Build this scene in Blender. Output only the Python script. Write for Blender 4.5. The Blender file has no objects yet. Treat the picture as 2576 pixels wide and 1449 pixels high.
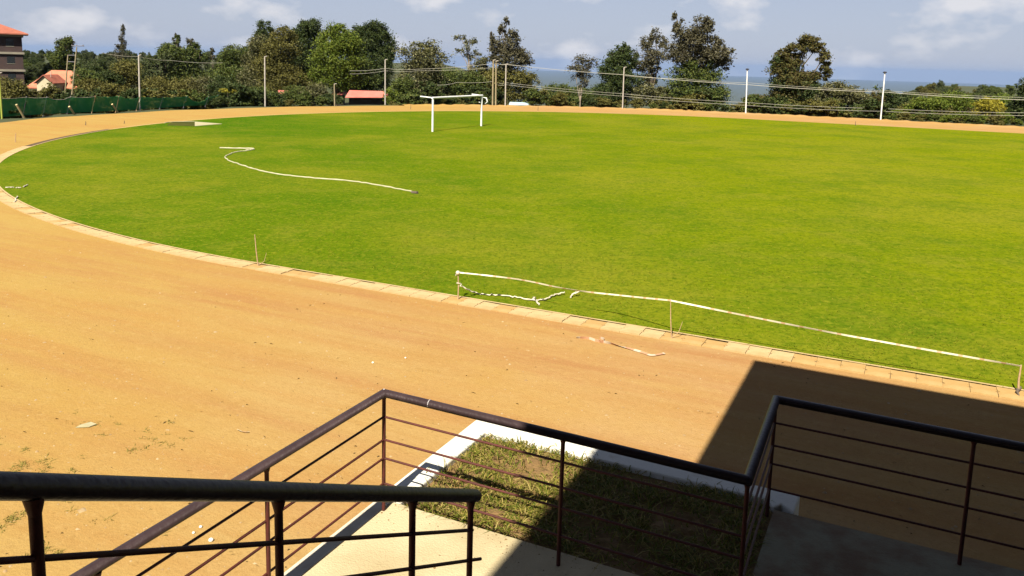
import bpy, bmesh, math, random
import numpy as np
from mathutils import Vector, Matrix

random.seed(7); RNG = np.random.default_rng(11)
SC = bpy.context.scene
COL = SC.collection
R = math.radians

# ------------------------------------------------------------------ camera
CAM_H = 5.2
FPX, CYP = 2089.0, 483.0          # focal length and principal row on a 2576 x 1449 frame
PITCH, ROLL = R(8.917), R(1.576)
cam_d = bpy.data.cameras.new('camera'); cam = bpy.data.objects.new('camera', cam_d); COL.objects.link(cam)
cam_d.sensor_width = 36.0; cam_d.lens = 36.0 * FPX / 2576.0
cam_d.shift_y = -(724.5 - CYP) / 2576.0
cam_d.clip_start = 0.1; cam_d.clip_end = 120000
Rv = Vector((1, 0, 0)); Uv = Vector((0, math.sin(PITCH), math.cos(PITCH))); Fv = Vector((0, math.cos(PITCH), -math.sin(PITCH)))
cx = Rv * math.cos(ROLL) + Uv * math.sin(ROLL); cyv = Uv * math.cos(ROLL) - Rv * math.sin(ROLL)
m = Matrix((cx, cyv, -Fv)).transposed().to_4x4(); m.translation = (0, 0, CAM_H)
cam.matrix_world = m
SC.camera = cam

# ------------------------------------------------------------------ world, sun, exposure
SUN_AZ, SUN_EL = 70.5, 50.9        # heading of the shadows (from +X, anticlockwise) and sun elevation
w = bpy.data.worlds.new('World'); SC.world = w; w.use_nodes = True
nt = w.node_tree; nt.nodes.clear()
def nd(t, kind, **kw):
    n = t.nodes.new(kind)
    for k, v in kw.items():
        if hasattr(n, k): setattr(n, k, v)
        else: n.inputs[k].default_value = v
    return n
sky = nd(nt, 'ShaderNodeTexSky'); sky.sky_type = 'NISHITA'; sky.sun_disc = False
sky.sun_elevation = R(SUN_EL); sky.sun_rotation = math.atan2(-math.cos(R(SUN_AZ)), -math.sin(R(SUN_AZ)))
sky.altitude = 1900; sky.air_density = 1.0; sky.dust_density = 1.6; sky.ozone_density = 1.6
tc = nd(nt, 'ShaderNodeTexCoord')
mp = nd(nt, 'ShaderNodeMapping'); mp.inputs['Scale'].default_value = (1, 1, 2.0); mp.inputs['Location'].default_value = (0.35, 0.1, 0.0)
nt.links.new(tc.outputs['Generated'], mp.inputs['Vector'])
n1 = nd(nt, 'ShaderNodeTexNoise', Scale=13.0, Detail=5.0, Roughness=0.5)
nt.links.new(mp.outputs[0], n1.inputs['Vector'])
cr = nd(nt, 'ShaderNodeValToRGB')
cr.color_ramp.elements[0].position = 0.515; cr.color_ramp.elements[0].color = (0, 0, 0, 1)
cr.color_ramp.elements[1].position = 0.68; cr.color_ramp.elements[1].color = (1, 1, 1, 1)
nt.links.new(n1.outputs['Fac'], cr.inputs['Fac'])
sep = nd(nt, 'ShaderNodeSeparateXYZ'); nt.links.new(tc.outputs['Generated'], sep.inputs[0])
hzf = nd(nt, 'ShaderNodeMapRange'); hzf.inputs[1].default_value = 0.0; hzf.inputs[2].default_value = 0.55; hzf.inputs[3].default_value = 0.85; hzf.inputs[4].default_value = 0.0
nt.links.new(sep.outputs[2], hzf.inputs[0])
dim = nd(nt, 'ShaderNodeMix'); dim.data_type = 'RGBA'; dim.blend_type = 'MULTIPLY'; dim.inputs[0].default_value = 1.0; dim.inputs[7].default_value = (0.58, 0.57, 0.60, 1)
nt.links.new(sky.outputs[0], dim.inputs[6])
tint = nd(nt, 'ShaderNodeMix'); tint.data_type = 'RGBA'; tint.inputs[7].default_value = (2.95, 3.18, 3.92, 1)   # humid lavender air low over the plain
nt.links.new(hzf.outputs[0], tint.inputs[0]); nt.links.new(dim.outputs[2], tint.inputs[6])
mx = nd(nt, 'ShaderNodeMix'); mx.data_type = 'RGBA'
mul = nd(nt, 'ShaderNodeMath'); mul.operation = 'MULTIPLY'; mul.inputs[1].default_value = 0.7
nt.links.new(cr.outputs[0], mul.inputs[0]); nt.links.new(mul.outputs[0], mx.inputs[0])
nt.links.new(tint.outputs[2], mx.inputs[6]); mx.inputs[7].default_value = (5.5, 5.35, 5.35, 1)
bg = nd(nt, 'ShaderNodeBackground'); bg.inputs['Strength'].default_value = 0.05
out = nd(nt, 'ShaderNodeOutputWorld')
nt.links.new(mx.outputs[2], bg.inputs['Color']); nt.links.new(bg.outputs[0], out.inputs['Surface'])

sun_d = bpy.data.lights.new('sun', 'SUN'); sun = bpy.data.objects.new('sun', sun_d); COL.objects.link(sun)
sun_d.energy = 5.0; sun_d.angle = R(0.5); sun_d.color = (1.0, 0.93, 0.80)
sd = Vector((math.cos(R(SUN_EL)) * math.cos(R(SUN_AZ)), math.cos(R(SUN_EL)) * math.sin(R(SUN_AZ)), -math.sin(R(SUN_EL))))
sun.rotation_euler = sd.to_track_quat('-Z', 'Y').to_euler()
sun.location = (-20, -40, 60)
SC.view_settings.view_transform = 'Standard'; SC.view_settings.look = 'None'
SC.view_settings.exposure = 1.7; SC.view_settings.gamma = 1.0; SC.view_settings.use_curve_mapping = False

# ------------------------------------------------------------------ coordinates
TH = R(-25.5)
EV = Vector((math.cos(TH), math.sin(TH), 0)); EU = Vector((-math.sin(TH), math.cos(TH), 0))
def W(s, t, z=0.0):                 # s runs along the home straight, t from the stand across the field
    return EV * s + EU * t + Vector((0, 0, z))
def ST(p): return p.x * EV.x + p.y * EV.y, p.x * EU.x + p.y * EU.y
def ray(x, y):
    u = (x - 1288.0) / FPX; v = -(y - CYP) / FPX
    return cx * u + cyv * v + Fv
def gp(x, y, z=0.0):                # point of the level z seen at a spot of the photograph
    d = ray(x, y); return Vector((0, 0, CAM_H)) + d * ((z - CAM_H) / d.z)
def dp(x, y, Y):                    # point at forward distance Y
    d = ray(x, y); return Vector((0, 0, CAM_H)) + d * (Y / d.y)

SC0, TC0, RAD = -14.3, 51.8, 36.2   # bend centre and inner radius of the running track
def oval_dist(s, t):                # distance from the oval's centre line
    ss = min(max(s, SC0), SC0 + 84.4); return math.hypot(s - ss, t - TC0)
def smooth(a, b, x):
    x = min(max((x - a) / (b - a), 0.0), 1.0); return x * x * (3 - 2 * x)
def terrain_z(x, y):
    s, t = ST(Vector((x, y, 0)))
    d = oval_dist(s, t) - 48.5
    if t < TC0 and abs(s) < 400: d = min(d, max(abs(s + 10) - 75, -t - 60, 0)) if t < 20 else d
    if d <= 0: return -0.06
    az = math.degrees(math.atan2(x, max(y, 1e-3))) if y > 0 else (-90 if x < 0 else 90)
    left = smooth(4, -5, az); hill = smooth(21.5, 26, az)
    fall = -14 * (1 - math.exp(-d / 70.0)) - 90 * (1 - math.exp(-d / 900.0)) - 330 * smooth(1500, 9000, d)
    lf = -1.6 * smooth(.5, 7, d) + 2.8 * smooth(60, 300, d) - 430 * smooth(700, 5000, d)
    hl = -5.0 * smooth(5, 90, d) + 1.0 * smooth(90, 330, d) - 430 * smooth(600, 5000, d)
    z = fall
    z = z * (1 - left) + lf * left
    z = z * (1 - hill) + hl * hill
    return -0.06 + z

# ------------------------------------------------------------------ materials
ALB = 0.63
def C4(c): return (c[0] * ALB, c[1] * ALB, c[2] * ALB, 1)
def mat(name, c1, c2=None, scale=3.0, rough=0.8, bump=0.0, bscale=40.0, detail=5.0, lo=0.35, hi=0.65, spec=0.3, extra=None, coords='Object', stretch=None, metallic=0.0):
    M = bpy.data.materials.new(name); M.use_nodes = True
    t = M.node_tree; b = t.nodes['Principled BSDF']
    b.inputs['Roughness'].default_value = rough; b.inputs['Specular IOR Level'].default_value = spec
    b.inputs['Metallic'].default_value = metallic
    b.inputs['Base Color'].default_value = C4(c1)
    tcn = nd(t, 'ShaderNodeTexCoord'); vec = tcn.outputs[coords]
    if stretch:
        mm = nd(t, 'ShaderNodeMapping'); mm.inputs['Rotation'].default_value = (0, 0, -TH); mm.inputs['Scale'].default_value = stretch
        t.links.new(vec, mm.inputs['Vector']); vec = mm.outputs[0]
    if c2 is not None:
        n = nd(t, 'ShaderNodeTexNoise', Scale=scale, Detail=detail, Roughness=0.6)
        t.links.new(vec, n.inputs['Vector'])
        r = nd(t, 'ShaderNodeValToRGB')
        r.color_ramp.elements[0].position = lo; r.color_ramp.elements[0].color = C4(c1)
        r.color_ramp.elements[1].position = hi; r.color_ramp.elements[1].color = C4(c2)
        t.links.new(n.outputs['Fac'], r.inputs['Fac']); t.links.new(r.outputs[0], b.inputs['Base Color'])
    if bump:
        n = nd(t, 'ShaderNodeTexNoise', Scale=bscale, Detail=4.0); t.links.new(tcn.outputs[coords], n.inputs['Vector'])
        bb = nd(t, 'ShaderNodeBump', Strength=bump, Distance=0.02)
        t.links.new(n.outputs['Fac'], bb.inputs['Height']); t.links.new(bb.outputs[0], b.inputs['Normal'])
    return M
def leafmat(name, cols, trans=0.14, rough=0.6, spec=0.10, k=1.10):
    cols = [(c[0] * k, c[1] * k, c[2] * k) for c in cols]
    M = bpy.data.materials.new(name); M.use_nodes = True
    t = M.node_tree; b = t.nodes['Principled BSDF']
    g = nd(t, 'ShaderNodeNewGeometry'); r = nd(t, 'ShaderNodeValToRGB')
    el = r.color_ramp.elements
    while len(el) < len(cols): el.new(0.5)
    for i, c in enumerate(cols):
        el[i].position = i / (len(cols) - 1); el[i].color = C4(c)
    t.links.new(g.outputs['Random Per Island'], r.inputs['Fac'])
    b.inputs['Roughness'].default_value = rough; b.inputs['Specular IOR Level'].default_value = spec
    tb = nd(t, 'ShaderNodeBsdfTranslucent'); ms = nd(t, 'ShaderNodeMixShader'); ms.inputs[0].default_value = trans
    t.links.new(r.outputs[0], b.inputs['Base Color']); t.links.new(r.outputs[0], tb.inputs['Color'])
    t.links.new(b.outputs[0], ms.inputs[1]); t.links.new(tb.outputs[0], ms.inputs[2])
    t.links.new(ms.outputs[0], t.nodes['Material Output'].inputs['Surface'])
    return M

def ramp_mix(t, fac, a, b):
    m_ = nd(t, 'ShaderNodeMix'); m_.data_type = 'RGBA'
    t.links.new(fac, m_.inputs[0])
    for sock, v in ((m_.inputs[6], a), (m_.inputs[7], b)):
        if isinstance(v, tuple): sock.default_value = C4(v)
        else: t.links.new(v, sock)
    return m_.outputs[2]
def noise_fac(t, vec, scale, lo, hi, detail=5.0, rough=0.6, amt=1.0):
    n = nd(t, 'ShaderNodeTexNoise', Scale=scale, Detail=detail, Roughness=rough); t.links.new(vec, n.inputs['Vector'])
    mr = nd(t, 'ShaderNodeMapRange'); mr.inputs[1].default_value = lo; mr.inputs[2].default_value = hi; mr.inputs[4].default_value = amt
    t.links.new(n.outputs['Fac'], mr.inputs[0]); return mr.outputs[0]

def dirt_material():
    M = bpy.data.materials.new('track_dirt'); M.use_nodes = True; t = M.node_tree; b = t.nodes['Principled BSDF']
    tcn = nd(t, 'ShaderNodeTexCoord')
    mm = nd(t, 'ShaderNodeMapping'); mm.inputs['Rotation'].default_value = (0, 0, -TH); t.links.new(tcn.outputs['Object'], mm.inputs['Vector'])
    ms = nd(t, 'ShaderNodeMapping'); ms.inputs['Scale'].default_value = (0.12, 1.0, 1.0); t.links.new(mm.outputs[0], ms.inputs['Vector'])
    v = mm.outputs[0]
    sx = nd(t, 'ShaderNodeSeparateXYZ'); t.links.new(tcn.outputs['Object'], sx.inputs[0])
    mr = nd(t, 'ShaderNodeMapRange'); mr.inputs[1].default_value = -9; mr.inputs[2].default_value = 3; t.links.new(sx.outputs[0], mr.inputs[0])
    c = ramp_mix(t, mr.outputs[0], (0.352, 0.236, 0.070), (0.370, 0.232, 0.102))
    c = ramp_mix(t, noise_fac(t, v, 0.22, 0.40, 0.75, 8, .65), c, (0.345, 0.205, 0.056))
    c = ramp_mix(t, noise_fac(t, ms.outputs[0], 0.9, 0.46, 0.78, 8, .65), c, (0.335, 0.175, 0.055))
    c = ramp_mix(t, noise_fac(t, ms.outputs[0], 3.1, 0.52, 0.85, 8, .7), c, (0.30, 0.165, 0.05))
    st_ = nd(t, 'ShaderNodeSeparateXYZ'); t.links.new(v, st_.inputs[0])
    for tc_, wid_, amt_ in ((13.0, 1.5, 1.0), (10.4, .6, .8), (8.7, .6, .7), (14.75, .8, 1.0), (7.2, .7, .6)):
        d1 = nd(t, 'ShaderNodeMath'); d1.operation = 'SUBTRACT'; d1.inputs[1].default_value = tc_; t.links.new(st_.outputs[1], d1.inputs[0])
        d2 = nd(t, 'ShaderNodeMath'); d2.operation = 'ABSOLUTE'; t.links.new(d1.outputs[0], d2.inputs[0])
        d3 = nd(t, 'ShaderNodeMapRange'); d3.inputs[1].default_value = wid_; d3.inputs[2].default_value = 0.0; d3.inputs[4].default_value = amt_; t.links.new(d2.outputs[0], d3.inputs[0])
        d4 = nd(t, 'ShaderNodeMath'); d4.operation = 'MULTIPLY'; t.links.new(d3.outputs[0], d4.inputs[0]); t.links.new(noise_fac(t, ms.outputs[0], 1.7 + tc_ * .03, 0.38, 0.70, 8, .7), d4.inputs[1])
        c = ramp_mix(t, d4.outputs[0], c, (0.305, 0.150, 0.058))
    c = ramp_mix(t, noise_fac(t, v, 6.0, 0.52, 0.68, 6, .8, .45), c, (0.42, 0.285, 0.11))
    c = ramp_mix(t, noise_fac(t, v, 10.0, 0.52, 0.68, 6, .8, .55), c, (0.25, 0.145, 0.045))
    c = ramp_mix(t, noise_fac(t, v, 60.0, 0.58, 0.78, 3), c, (0.21, 0.11, 0.032))
    c = ramp_mix(t, noise_fac(t, v, 47.0, 0.64, 0.80, 3), c, (0.48, 0.35, 0.15))
    t.links.new(c, b.inputs['Base Color']); b.inputs['Roughness'].default_value = 1.0; b.inputs['Specular IOR Level'].default_value = 0.02
    n = nd(t, 'ShaderNodeTexNoise', Scale=22.0, Detail=8.0, Roughness=0.7); t.links.new(v, n.inputs['Vector'])
    bb = nd(t, 'ShaderNodeBump', Strength=0.5, Distance=0.03); t.links.new(n.outputs['Fac'], bb.inputs['Height']); t.links.new(bb.outputs[0], b.inputs['Normal'])
    return M
def turf_material():
    M = bpy.data.materials.new('turf'); M.use_nodes = True; t = M.node_tree; b = t.nodes['Principled BSDF']
    tcn = nd(t, 'ShaderNodeTexCoord'); v = tcn.outputs['Object']
    g = nd(t, 'ShaderNodeSeparateXYZ'); t.links.new(v, g.inputs[0])
    mr = nd(t, 'ShaderNodeMapRange'); mr.inputs[1].default_value = -20; mr.inputs[2].default_value = 17; t.links.new(g.outputs[0], mr.inputs[0])
    c = ramp_mix(t, mr.outputs[0], (0.046, 0.110, 0.004), (0.158, 0.178, 0.004))
    c = ramp_mix(t, noise_fac(t, v, 0.075, 0.45, 0.58, 8, .60, .70), c, (0.172, 0.176, 0.012))
    c = ramp_mix(t, noise_fac(t, v, 0.19, 0.46, 0.66, 8, .68, .58), c, (0.040, 0.102, 0.004))
    c = ramp_mix(t, noise_fac(t, v, 0.55, 0.50, 0.68, 8, .72, .50), c, (0.185, 0.172, 0.020))
    c = ramp_mix(t, noise_fac(t, v, 2.4, 0.49, 0.61, 6, 0.80, .50), c, (0.044, 0.096, 0.003))
    c = ramp_mix(t, noise_fac(t, v, 5.5, 0.51, 0.62, 6, 0.82, .55), c, (0.215, 0.215, 0.016))
    c = ramp_mix(t, noise_fac(t, v, 9.0, 0.50, 0.61, 6, 0.82, .60), c, (0.036, 0.078, 0.003))
    t.links.new(c, b.inputs['Base Color']); b.inputs['Roughness'].default_value = 1.0; b.inputs['Specular IOR Level'].default_value = 0.0
    n = nd(t, 'ShaderNodeTexNoise', Scale=16.0, Detail=9.0, Roughness=0.75); t.links.new(v, n.inputs['Vector'])
    bb = nd(t, 'ShaderNodeBump', Strength=0.4, Distance=0.05); t.links.new(n.outputs['Fac'], bb.inputs['Height']); t.links.new(bb.outputs[0], b.inputs['Normal'])
    return M
M_DIRT = dirt_material(); M_TURF = turf_material()
M_TERR = mat('scrubland', (0.030, 0.045, 0.012), (0.060, 0.060, 0.020), 0.02, 0.95, detail=8)
M_CONC = mat('concrete', (0.47, 0.39, 0.23), (0.33, 0.25, 0.125), 1.3, 0.9, 0.4, 90, detail=12, lo=.42, hi=.74)
M_CONC_SHADE = mat('shade_darkened_concrete', (0.24, 0.22, 0.14), (0.17, 0.11, 0.06), 3.0, 0.9, 0.3, 70, lo=.42, hi=.62)  # concrete with the roof's shade put into its base colour, plus reddish dirt mottle
M_WHITE = mat('white_kerb_paint', (0.70, 0.68, 0.60), (0.46, 0.38, 0.26), 5.0, 0.85, 0.3, 60, detail=9, lo=0.52, hi=0.80)
M_STRIP = mat('pale_screed', (0.55, 0.50, 0.40), (0.46, 0.40, 0.30), 7.0, 0.85, 0.2, 60)
M_SOIL = mat('planter_soil', (0.15, 0.085, 0.028), (0.22, 0.13, 0.045), 9.0, 0.95, 0.8, 60)
M_RAIL = mat('rail_paint', (0.034, 0.020, 0.021), (0.050, 0.031, 0.032), 9.0, 0.42, 0.15, 45, spec=0.3)
M_BAR = mat('bar_paint', (0.095, 0.022, 0.016), (0.060, 0.018, 0.013), 14.0, 0.6, 0.05, 60, spec=0.2)
M_CHIP = mat('chipped_paint', (0.45, 0.43, 0.42), None, rough=0.6)
M_KERB = mat('kerb_block', (0.47, 0.345, 0.17), (0.40, 0.275, 0.12), 2.5, 0.95, 0.4, 50)
M_KERB2 = mat('kerb_block_dusty', (0.36, 0.215, 0.065), (0.43, 0.28, 0.11), 2.0, 0.95, 0.4, 50)
M_KBED = mat('kerb_bed', (0.10, 0.06, 0.025), (0.07, 0.04, 0.02), 6.0, 1.0)
M_METW = mat('white_metal', (0.80, 0.80, 0.78), (0.66, 0.65, 0.62), 5.0, 0.45)
M_POST = mat('galvanised_post', (0.46, 0.42, 0.37), (0.36, 0.32, 0.27), 4.0, 0.6)
M_WOOD = mat('pale_pole_wood', (0.32, 0.27, 0.16), (0.23, 0.18, 0.10), 3.0, 0.85)
M_PROP = mat('peeled_timber', (0.60, 0.48, 0.24), (0.48, 0.37, 0.17), 3.0, 0.8)
M_STAKE = mat('stake_wood', (0.50, 0.34, 0.19), (0.36, 0.22, 0.11), 20.0, 0.85)
M_DARKMET = mat('dark_metal', (0.03, 0.03, 0.035), None, rough=0.6)
M_YEL = mat('yellow_pole', (0.34, 0.38, 0.05), (0.28, 0.32, 0.06), 3.0, 0.6)
M_NET = mat('green_shade_net', (0.020, 0.24, 0.075), (0.035, 0.30, 0.10), 0.9, 0.8)
t = M_NET.node_tree; tr = nd(t, 'ShaderNodeBsdfTransparent'); mxs = nd(t, 'ShaderNodeMixShader'); mxs.inputs[0].default_value = 0.18
t.links.new(t.nodes['Principled BSDF'].outputs[0], mxs.inputs[1]); t.links.new(tr.outputs[0], mxs.inputs[2]); t.links.new(mxs.outputs[0], t.nodes['Material Output'].inputs['Surface'])
M_TILE = mat('red_roof_tile', (0.36, 0.115, 0.065), (0.27, 0.08, 0.05), 1.5, 0.8)
M_TILE2 = mat('orange_roof_tile', (0.52, 0.19, 0.10), (0.42, 0.14, 0.08), 1.5, 0.8)
M_REDSHEET = mat('red_sheet_roof', (0.55, 0.17, 0.13), (0.46, 0.13, 0.10), 1.0, 0.6)
M_BRICK = mat('dark_brick', (0.060, 0.036, 0.032), (0.042, 0.027, 0.026), 1.2, 0.9)
M_BAND = mat('slab_band', (0.27, 0.24, 0.18), (0.21, 0.19, 0.15), 0.8, 0.9)
M_CREAM = mat('cream_wall', (0.52, 0.45, 0.30), (0.44, 0.38, 0.25), 0.9, 0.9)
M_DARK = mat('dark_wall', (0.035, 0.026, 0.022), (0.05, 0.038, 0.03), 1.0, 0.9)
M_GLASS = mat('window_glass', (0.02, 0.025, 0.03), None, rough=0.1, spec=0.6)
M_BLUE = mat('pale_blue_sheet', (0.45, 0.60, 0.62), (0.36, 0.50, 0.54), 1.0, 0.55)
M_BARK = mat('bark', (0.14, 0.105, 0.07), (0.08, 0.06, 0.045), 3.0, 0.95)
M_PBARK = mat('pale_bark', (0.34, 0.28, 0.21), (0.22, 0.17, 0.13), 3.0, 0.95)
M_WIRE = mat('wire', (0.46, 0.44, 0.36), None, rough=0.5)
M_STONE = mat('pebble', (0.38, 0.28, 0.15), (0.25, 0.15, 0.06), 5.0, 0.95)
M_TWIG = mat('dry_twig', (0.12, 0.07, 0.025), (0.22, 0.14, 0.05), 3.0, 0.95)
M_WSTONE = mat('white_stone', (0.75, 0.70, 0.60), None, rough=0.8)
M_PAVROOF = mat('stand_roof_sheet', (0.10, 0.09, 0.085), (0.13, 0.12, 0.11), 1.0, 0.8)
M_WATER = mat('pit_floor', (0.075, 0.075, 0.02), (0.05, 0.055, 0.015), 1.0, 1.0, spec=0.0)
M_RAMP = mat('pit_ramp', (0.40, 0.36, 0.22), (0.33, 0.29, 0.16), 1.0, 0.9)
M_MAST = mat('mast_metal', (0.16, 0.15, 0.16), None, rough=0.6)
L_DARK = leafmat('leaves_dark', [(0.022, 0.038, 0.010), (0.036, 0.055, 0.014), (0.050, 0.066, 0.018), (0.075, 0.090, 0.030)])
L_MID = leafmat('leaves_mid', [(0.036, 0.055, 0.012), (0.055, 0.078, 0.016), (0.080, 0.100, 0.020), (0.120, 0.130, 0.035)])
L_BRIGHT = leafmat('leaves_bright', [(0.050, 0.080, 0.010), (0.085, 0.120, 0.012), (0.115, 0.145, 0.016), (0.15, 0.17, 0.03)])
L_OLIVE = leafmat('leaves_olive', [(0.060, 0.058, 0.015), (0.092, 0.084, 0.018), (0.115, 0.105, 0.022), (0.16, 0.15, 0.05)])
L_PURP = leafmat('leaves_bronze', [(0.046, 0.042, 0.022), (0.070, 0.064, 0.030), (0.084, 0.076, 0.040), (0.12, 0.11, 0.07)])
L_LOOSE = leafmat('leaves_loose', [(0.045, 0.052, 0.018), (0.075, 0.076, 0.024), (0.100, 0.095, 0.034), (0.21, 0.20, 0.11)])
L_RUST = leafmat('leaves_rust', [(0.062, 0.048, 0.016), (0.085, 0.066, 0.020), (0.070, 0.072, 0.018), (0.11, 0.10, 0.03)])
L_YEL = leafmat('leaves_yellow', [(0.14, 0.13, 0.015), (0.26, 0.23, 0.02), (0.34, 0.28, 0.03), (0.16, 0.16, 0.02)])
L_FAR = leafmat('leaves_far', [(0.034, 0.050, 0.018), (0.052, 0.068, 0.022), (0.070, 0.082, 0.030), (0.090, 0.100, 0.045)])
L_GRASS = leafmat('field_blades', [(0.075, 0.125, 0.006), (0.12, 0.155, 0.008), (0.17, 0.185, 0.012), (0.26, 0.235, 0.03)], 0.3, spec=0.0, k=1.0)
L_PGRASS = leafmat('planter_blades', [(0.07, 0.11, 0.010), (0.14, 0.155, 0.014), (0.27, 0.22, 0.045), (0.42, 0.33, 0.11)], 0.3, k=1.0)
L_WEED = leafmat('weed_blades', [(0.17, 0.15, 0.035), (0.22, 0.18, 0.04), (0.28, 0.20, 0.05)], 0.2)

def tape_material(red, ca=(0.60, 0.53, 0.38), cb=(0.50, 0.32, 0.18)):
    M = bpy.data.materials.new('barrier_tape'); M.use_nodes = True; t = M.node_tree; b = t.nodes['Principled BSDF']
    a = nd(t, 'ShaderNodeAttribute'); a.attribute_name = 'along'
    mt = nd(t, 'ShaderNodeMath'); mt.operation = 'PINGPONG'; mt.inputs[1].default_value = 0.16; t.links.new(a.outputs['Fac'], mt.inputs[0])
    gt = nd(t, 'ShaderNodeMath'); gt.operation = 'GREATER_THAN'; gt.inputs[1].default_value = 0.16 * (1 - red); t.links.new(mt.outputs[0], gt.inputs[0])
    t.links.new(ramp_mix(t, gt.outputs[0], ca, cb), b.inputs['Base Color'])
    b.inputs['Roughness'].default_value = 0.5
    return M
M_TAPE = tape_material(0.22); M_TAPER = tape_material(0.55, (0.52, 0.42, 0.30), (0.46, 0.24, 0.13))
M_ROPE = mat('white_strip', (0.46, 0.43, 0.27), (0.36, 0.34, 0.20), 2.0, 0.7)

# ------------------------------------------------------------------ building helpers
def link(o): COL.objects.link(o); return o
def tag(o, label=None, cat=None, group=None, kind=None):
    for k, v in (('label', label), ('category', cat), ('group', group), ('kind', kind)):
        if v: o[k] = v
    return o
def thing(name, loc, label, cat, group=None):
    e = bpy.data.objects.new(name, None); e.empty_display_size = 0.2; e.location = loc; link(e)
    return tag(e, label, cat, group)
def base(o):
    return Vector(o.location) if o is not None else Vector((0, 0, 0))
def worldloc(o):
    p = Vector((0, 0, 0))
    while o is not None: p += Vector(o.location); o = o.parent
    return p
class MB:
    """collects shapes in world coordinates; build() makes one mesh object whose origin is its parent's"""
    def __init__(s): s.v = []; s.f = []; s.sm = []
    def add(s, vs, fs, smooth=False):
        n = len(s.v); s.v += [Vector(q) for q in vs]; s.f += [[n + i for i in f] for f in fs]; s.sm += [smooth] * len(fs); return s
    def box(s, o, ax, ay, az):
        o, ax, ay, az = map(Vector, (o, ax, ay, az))
        vs = [o, o + ax, o + ax + ay, o + ay, o + az, o + ax + az, o + ax + ay + az, o + ay + az]
        fl = [(0, 3, 2, 1), (4, 5, 6, 7), (0, 1, 5, 4), (1, 2, 6, 5), (2, 3, 7, 6), (3, 0, 4, 7)]
        if ax.cross(ay).dot(az) < 0: fl = [f[::-1] for f in fl]
        return s.add(vs, fl)
    def tube(s, pts, rad, n=10, cap=True):
        pts = [Vector(q) for q in pts]
        if not isinstance(rad, (list, tuple)): rad = [rad] * len(pts)
        rings = []; ref = None
        for i, q in enumerate(pts):
            a = pts[max(i - 1, 0)]; b = pts[min(i + 1, len(pts) - 1)]; d = (b - a).normalized()
            if ref is None: ref = Vector((0, 0, 1)) if abs(d.z) < 0.9 else Vector((1, 0, 0))
            x = (ref - d * ref.dot(d)).normalized(); y = d.cross(x); ref = x
            # mitre: widen at bends
            k = 1.0
            if 0 < i < len(pts) - 1:
                c = (pts[i] - a).normalized().dot((b - pts[i]).normalized()); 
            rings.append([q + (x * math.cos(2 * math.pi * j / n) + y * math.sin(2 * math.pi * j / n)) * rad[i] * k for j in range(n)])
        vs = [v for r_ in rings for v in r_]; fs = []
        for i in range(len(pts) - 1):
            for j in range(n):
                a = i * n + j; b = i * n + (j + 1) % n; fs.append((a, b, b + n, a + n))
        k = len(s.f); s.add(vs, fs, True)
        if cap: s.add(rings[0][::-1], [list(range(n))]); s.add(rings[-1], [list(range(n))])
        return s
    def ball(s, c, r, n=10):
        pts = [Vector(c) + Vector((0, 0, -r * math.cos(math.pi * i / 6))) for i in range(7)]
        return s.tube(pts, [max(r * math.sin(math.pi * i / 6), r * 0.02) for i in range(7)], n)
    def prism(s, poly, z0, z1):          # poly: list of world xy Vectors, anticlockwise
        n = len(poly)
        lo = [Vector((q.x, q.y, z0)) for q in poly]; hi = [Vector((q.x, q.y, z1)) for q in poly]
        fs = [list(range(n))[::-1], list(range(n, 2 * n))] + [(i, (i + 1) % n, n + (i + 1) % n, n + i) for i in range(n)]
        return s.add(lo + hi, fs)
    def build(s, name, m_, parent=None, at=None, bevel=0.0):
        o0 = worldloc(parent) if parent is not None else Vector(at if at is not None else (0, 0, 0))
        me = bpy.data.meshes.new(name); me.from_pydata([tuple(q - o0) for q in s.v], [], s.f); me.update()
        me.polygons.foreach_set('use_smooth', s.sm); me.materials.append(m_)
        o = bpy.data.objects.new(name, me); link(o)
        if parent is not None: o.parent = parent
        else: o.location = o0
        if bevel:
            bm_ = o.modifiers.new('bevel', 'BEVEL'); bm_.width = bevel; bm_.segments = 2; bm_.limit_method = 'ANGLE'
        return o
def raw_mesh(name, verts, faces4, m_, parent=None, at=None):
    """numpy quads/tris -> mesh object (verts already local)"""
    me = bpy.data.meshes.new(name); k = faces4.shape[1]
    me.vertices.add(len(verts)); me.vertices.foreach_set('co', verts.astype(np.float32).ravel())
    me.loops.add(faces4.size); me.loops.foreach_set('vertex_index', faces4.astype(np.int32).ravel())
    me.polygons.add(len(faces4)); me.polygons.foreach_set('loop_start', np.arange(0, faces4.size, k, dtype=np.int32))
    me.polygons.foreach_set('loop_total', np.full(len(faces4), k, dtype=np.int32))
    me.update(calc_edges=True); me.validate(); me.materials.append(m_)
    o = bpy.data.objects.new(name, me); link(o)
    if parent is not None: o.parent = parent
    elif at is not None: o.location = at
    return o

# ================================================================== THE SETTING
# terrain: one sheet to the horizon
rings = [0.0] + list(np.geomspace(8, 46000, 130)); NS = 288
vs = [(0, 0, -0.06)]; fs = []
for r_ in rings[1:]:
    for j in range(NS):
        a = 2 * math.pi * j / NS; x, y = r_ * math.cos(a), r_ * math.sin(a); vs.append((x, y, terrain_z(x, y)))
for j in range(NS): fs.append((0, 1 + j, 1 + (j + 1) % NS))
for i in range(len(rings) - 2):
    for j in range(NS):
        a = 1 + i * NS + j; b = 1 + i * NS + (j + 1) % NS; fs.append((a, a + NS, b + NS, b))
me = bpy.data.meshes.new('terrain'); me.from_pydata(vs, [], fs); me.update(); me.materials.append(M_TERR)
me.polygons.foreach_set('use_smooth', [True] * len(fs))
tag(link(bpy.data.objects.new('terrain', me)), kind='structure')

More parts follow.
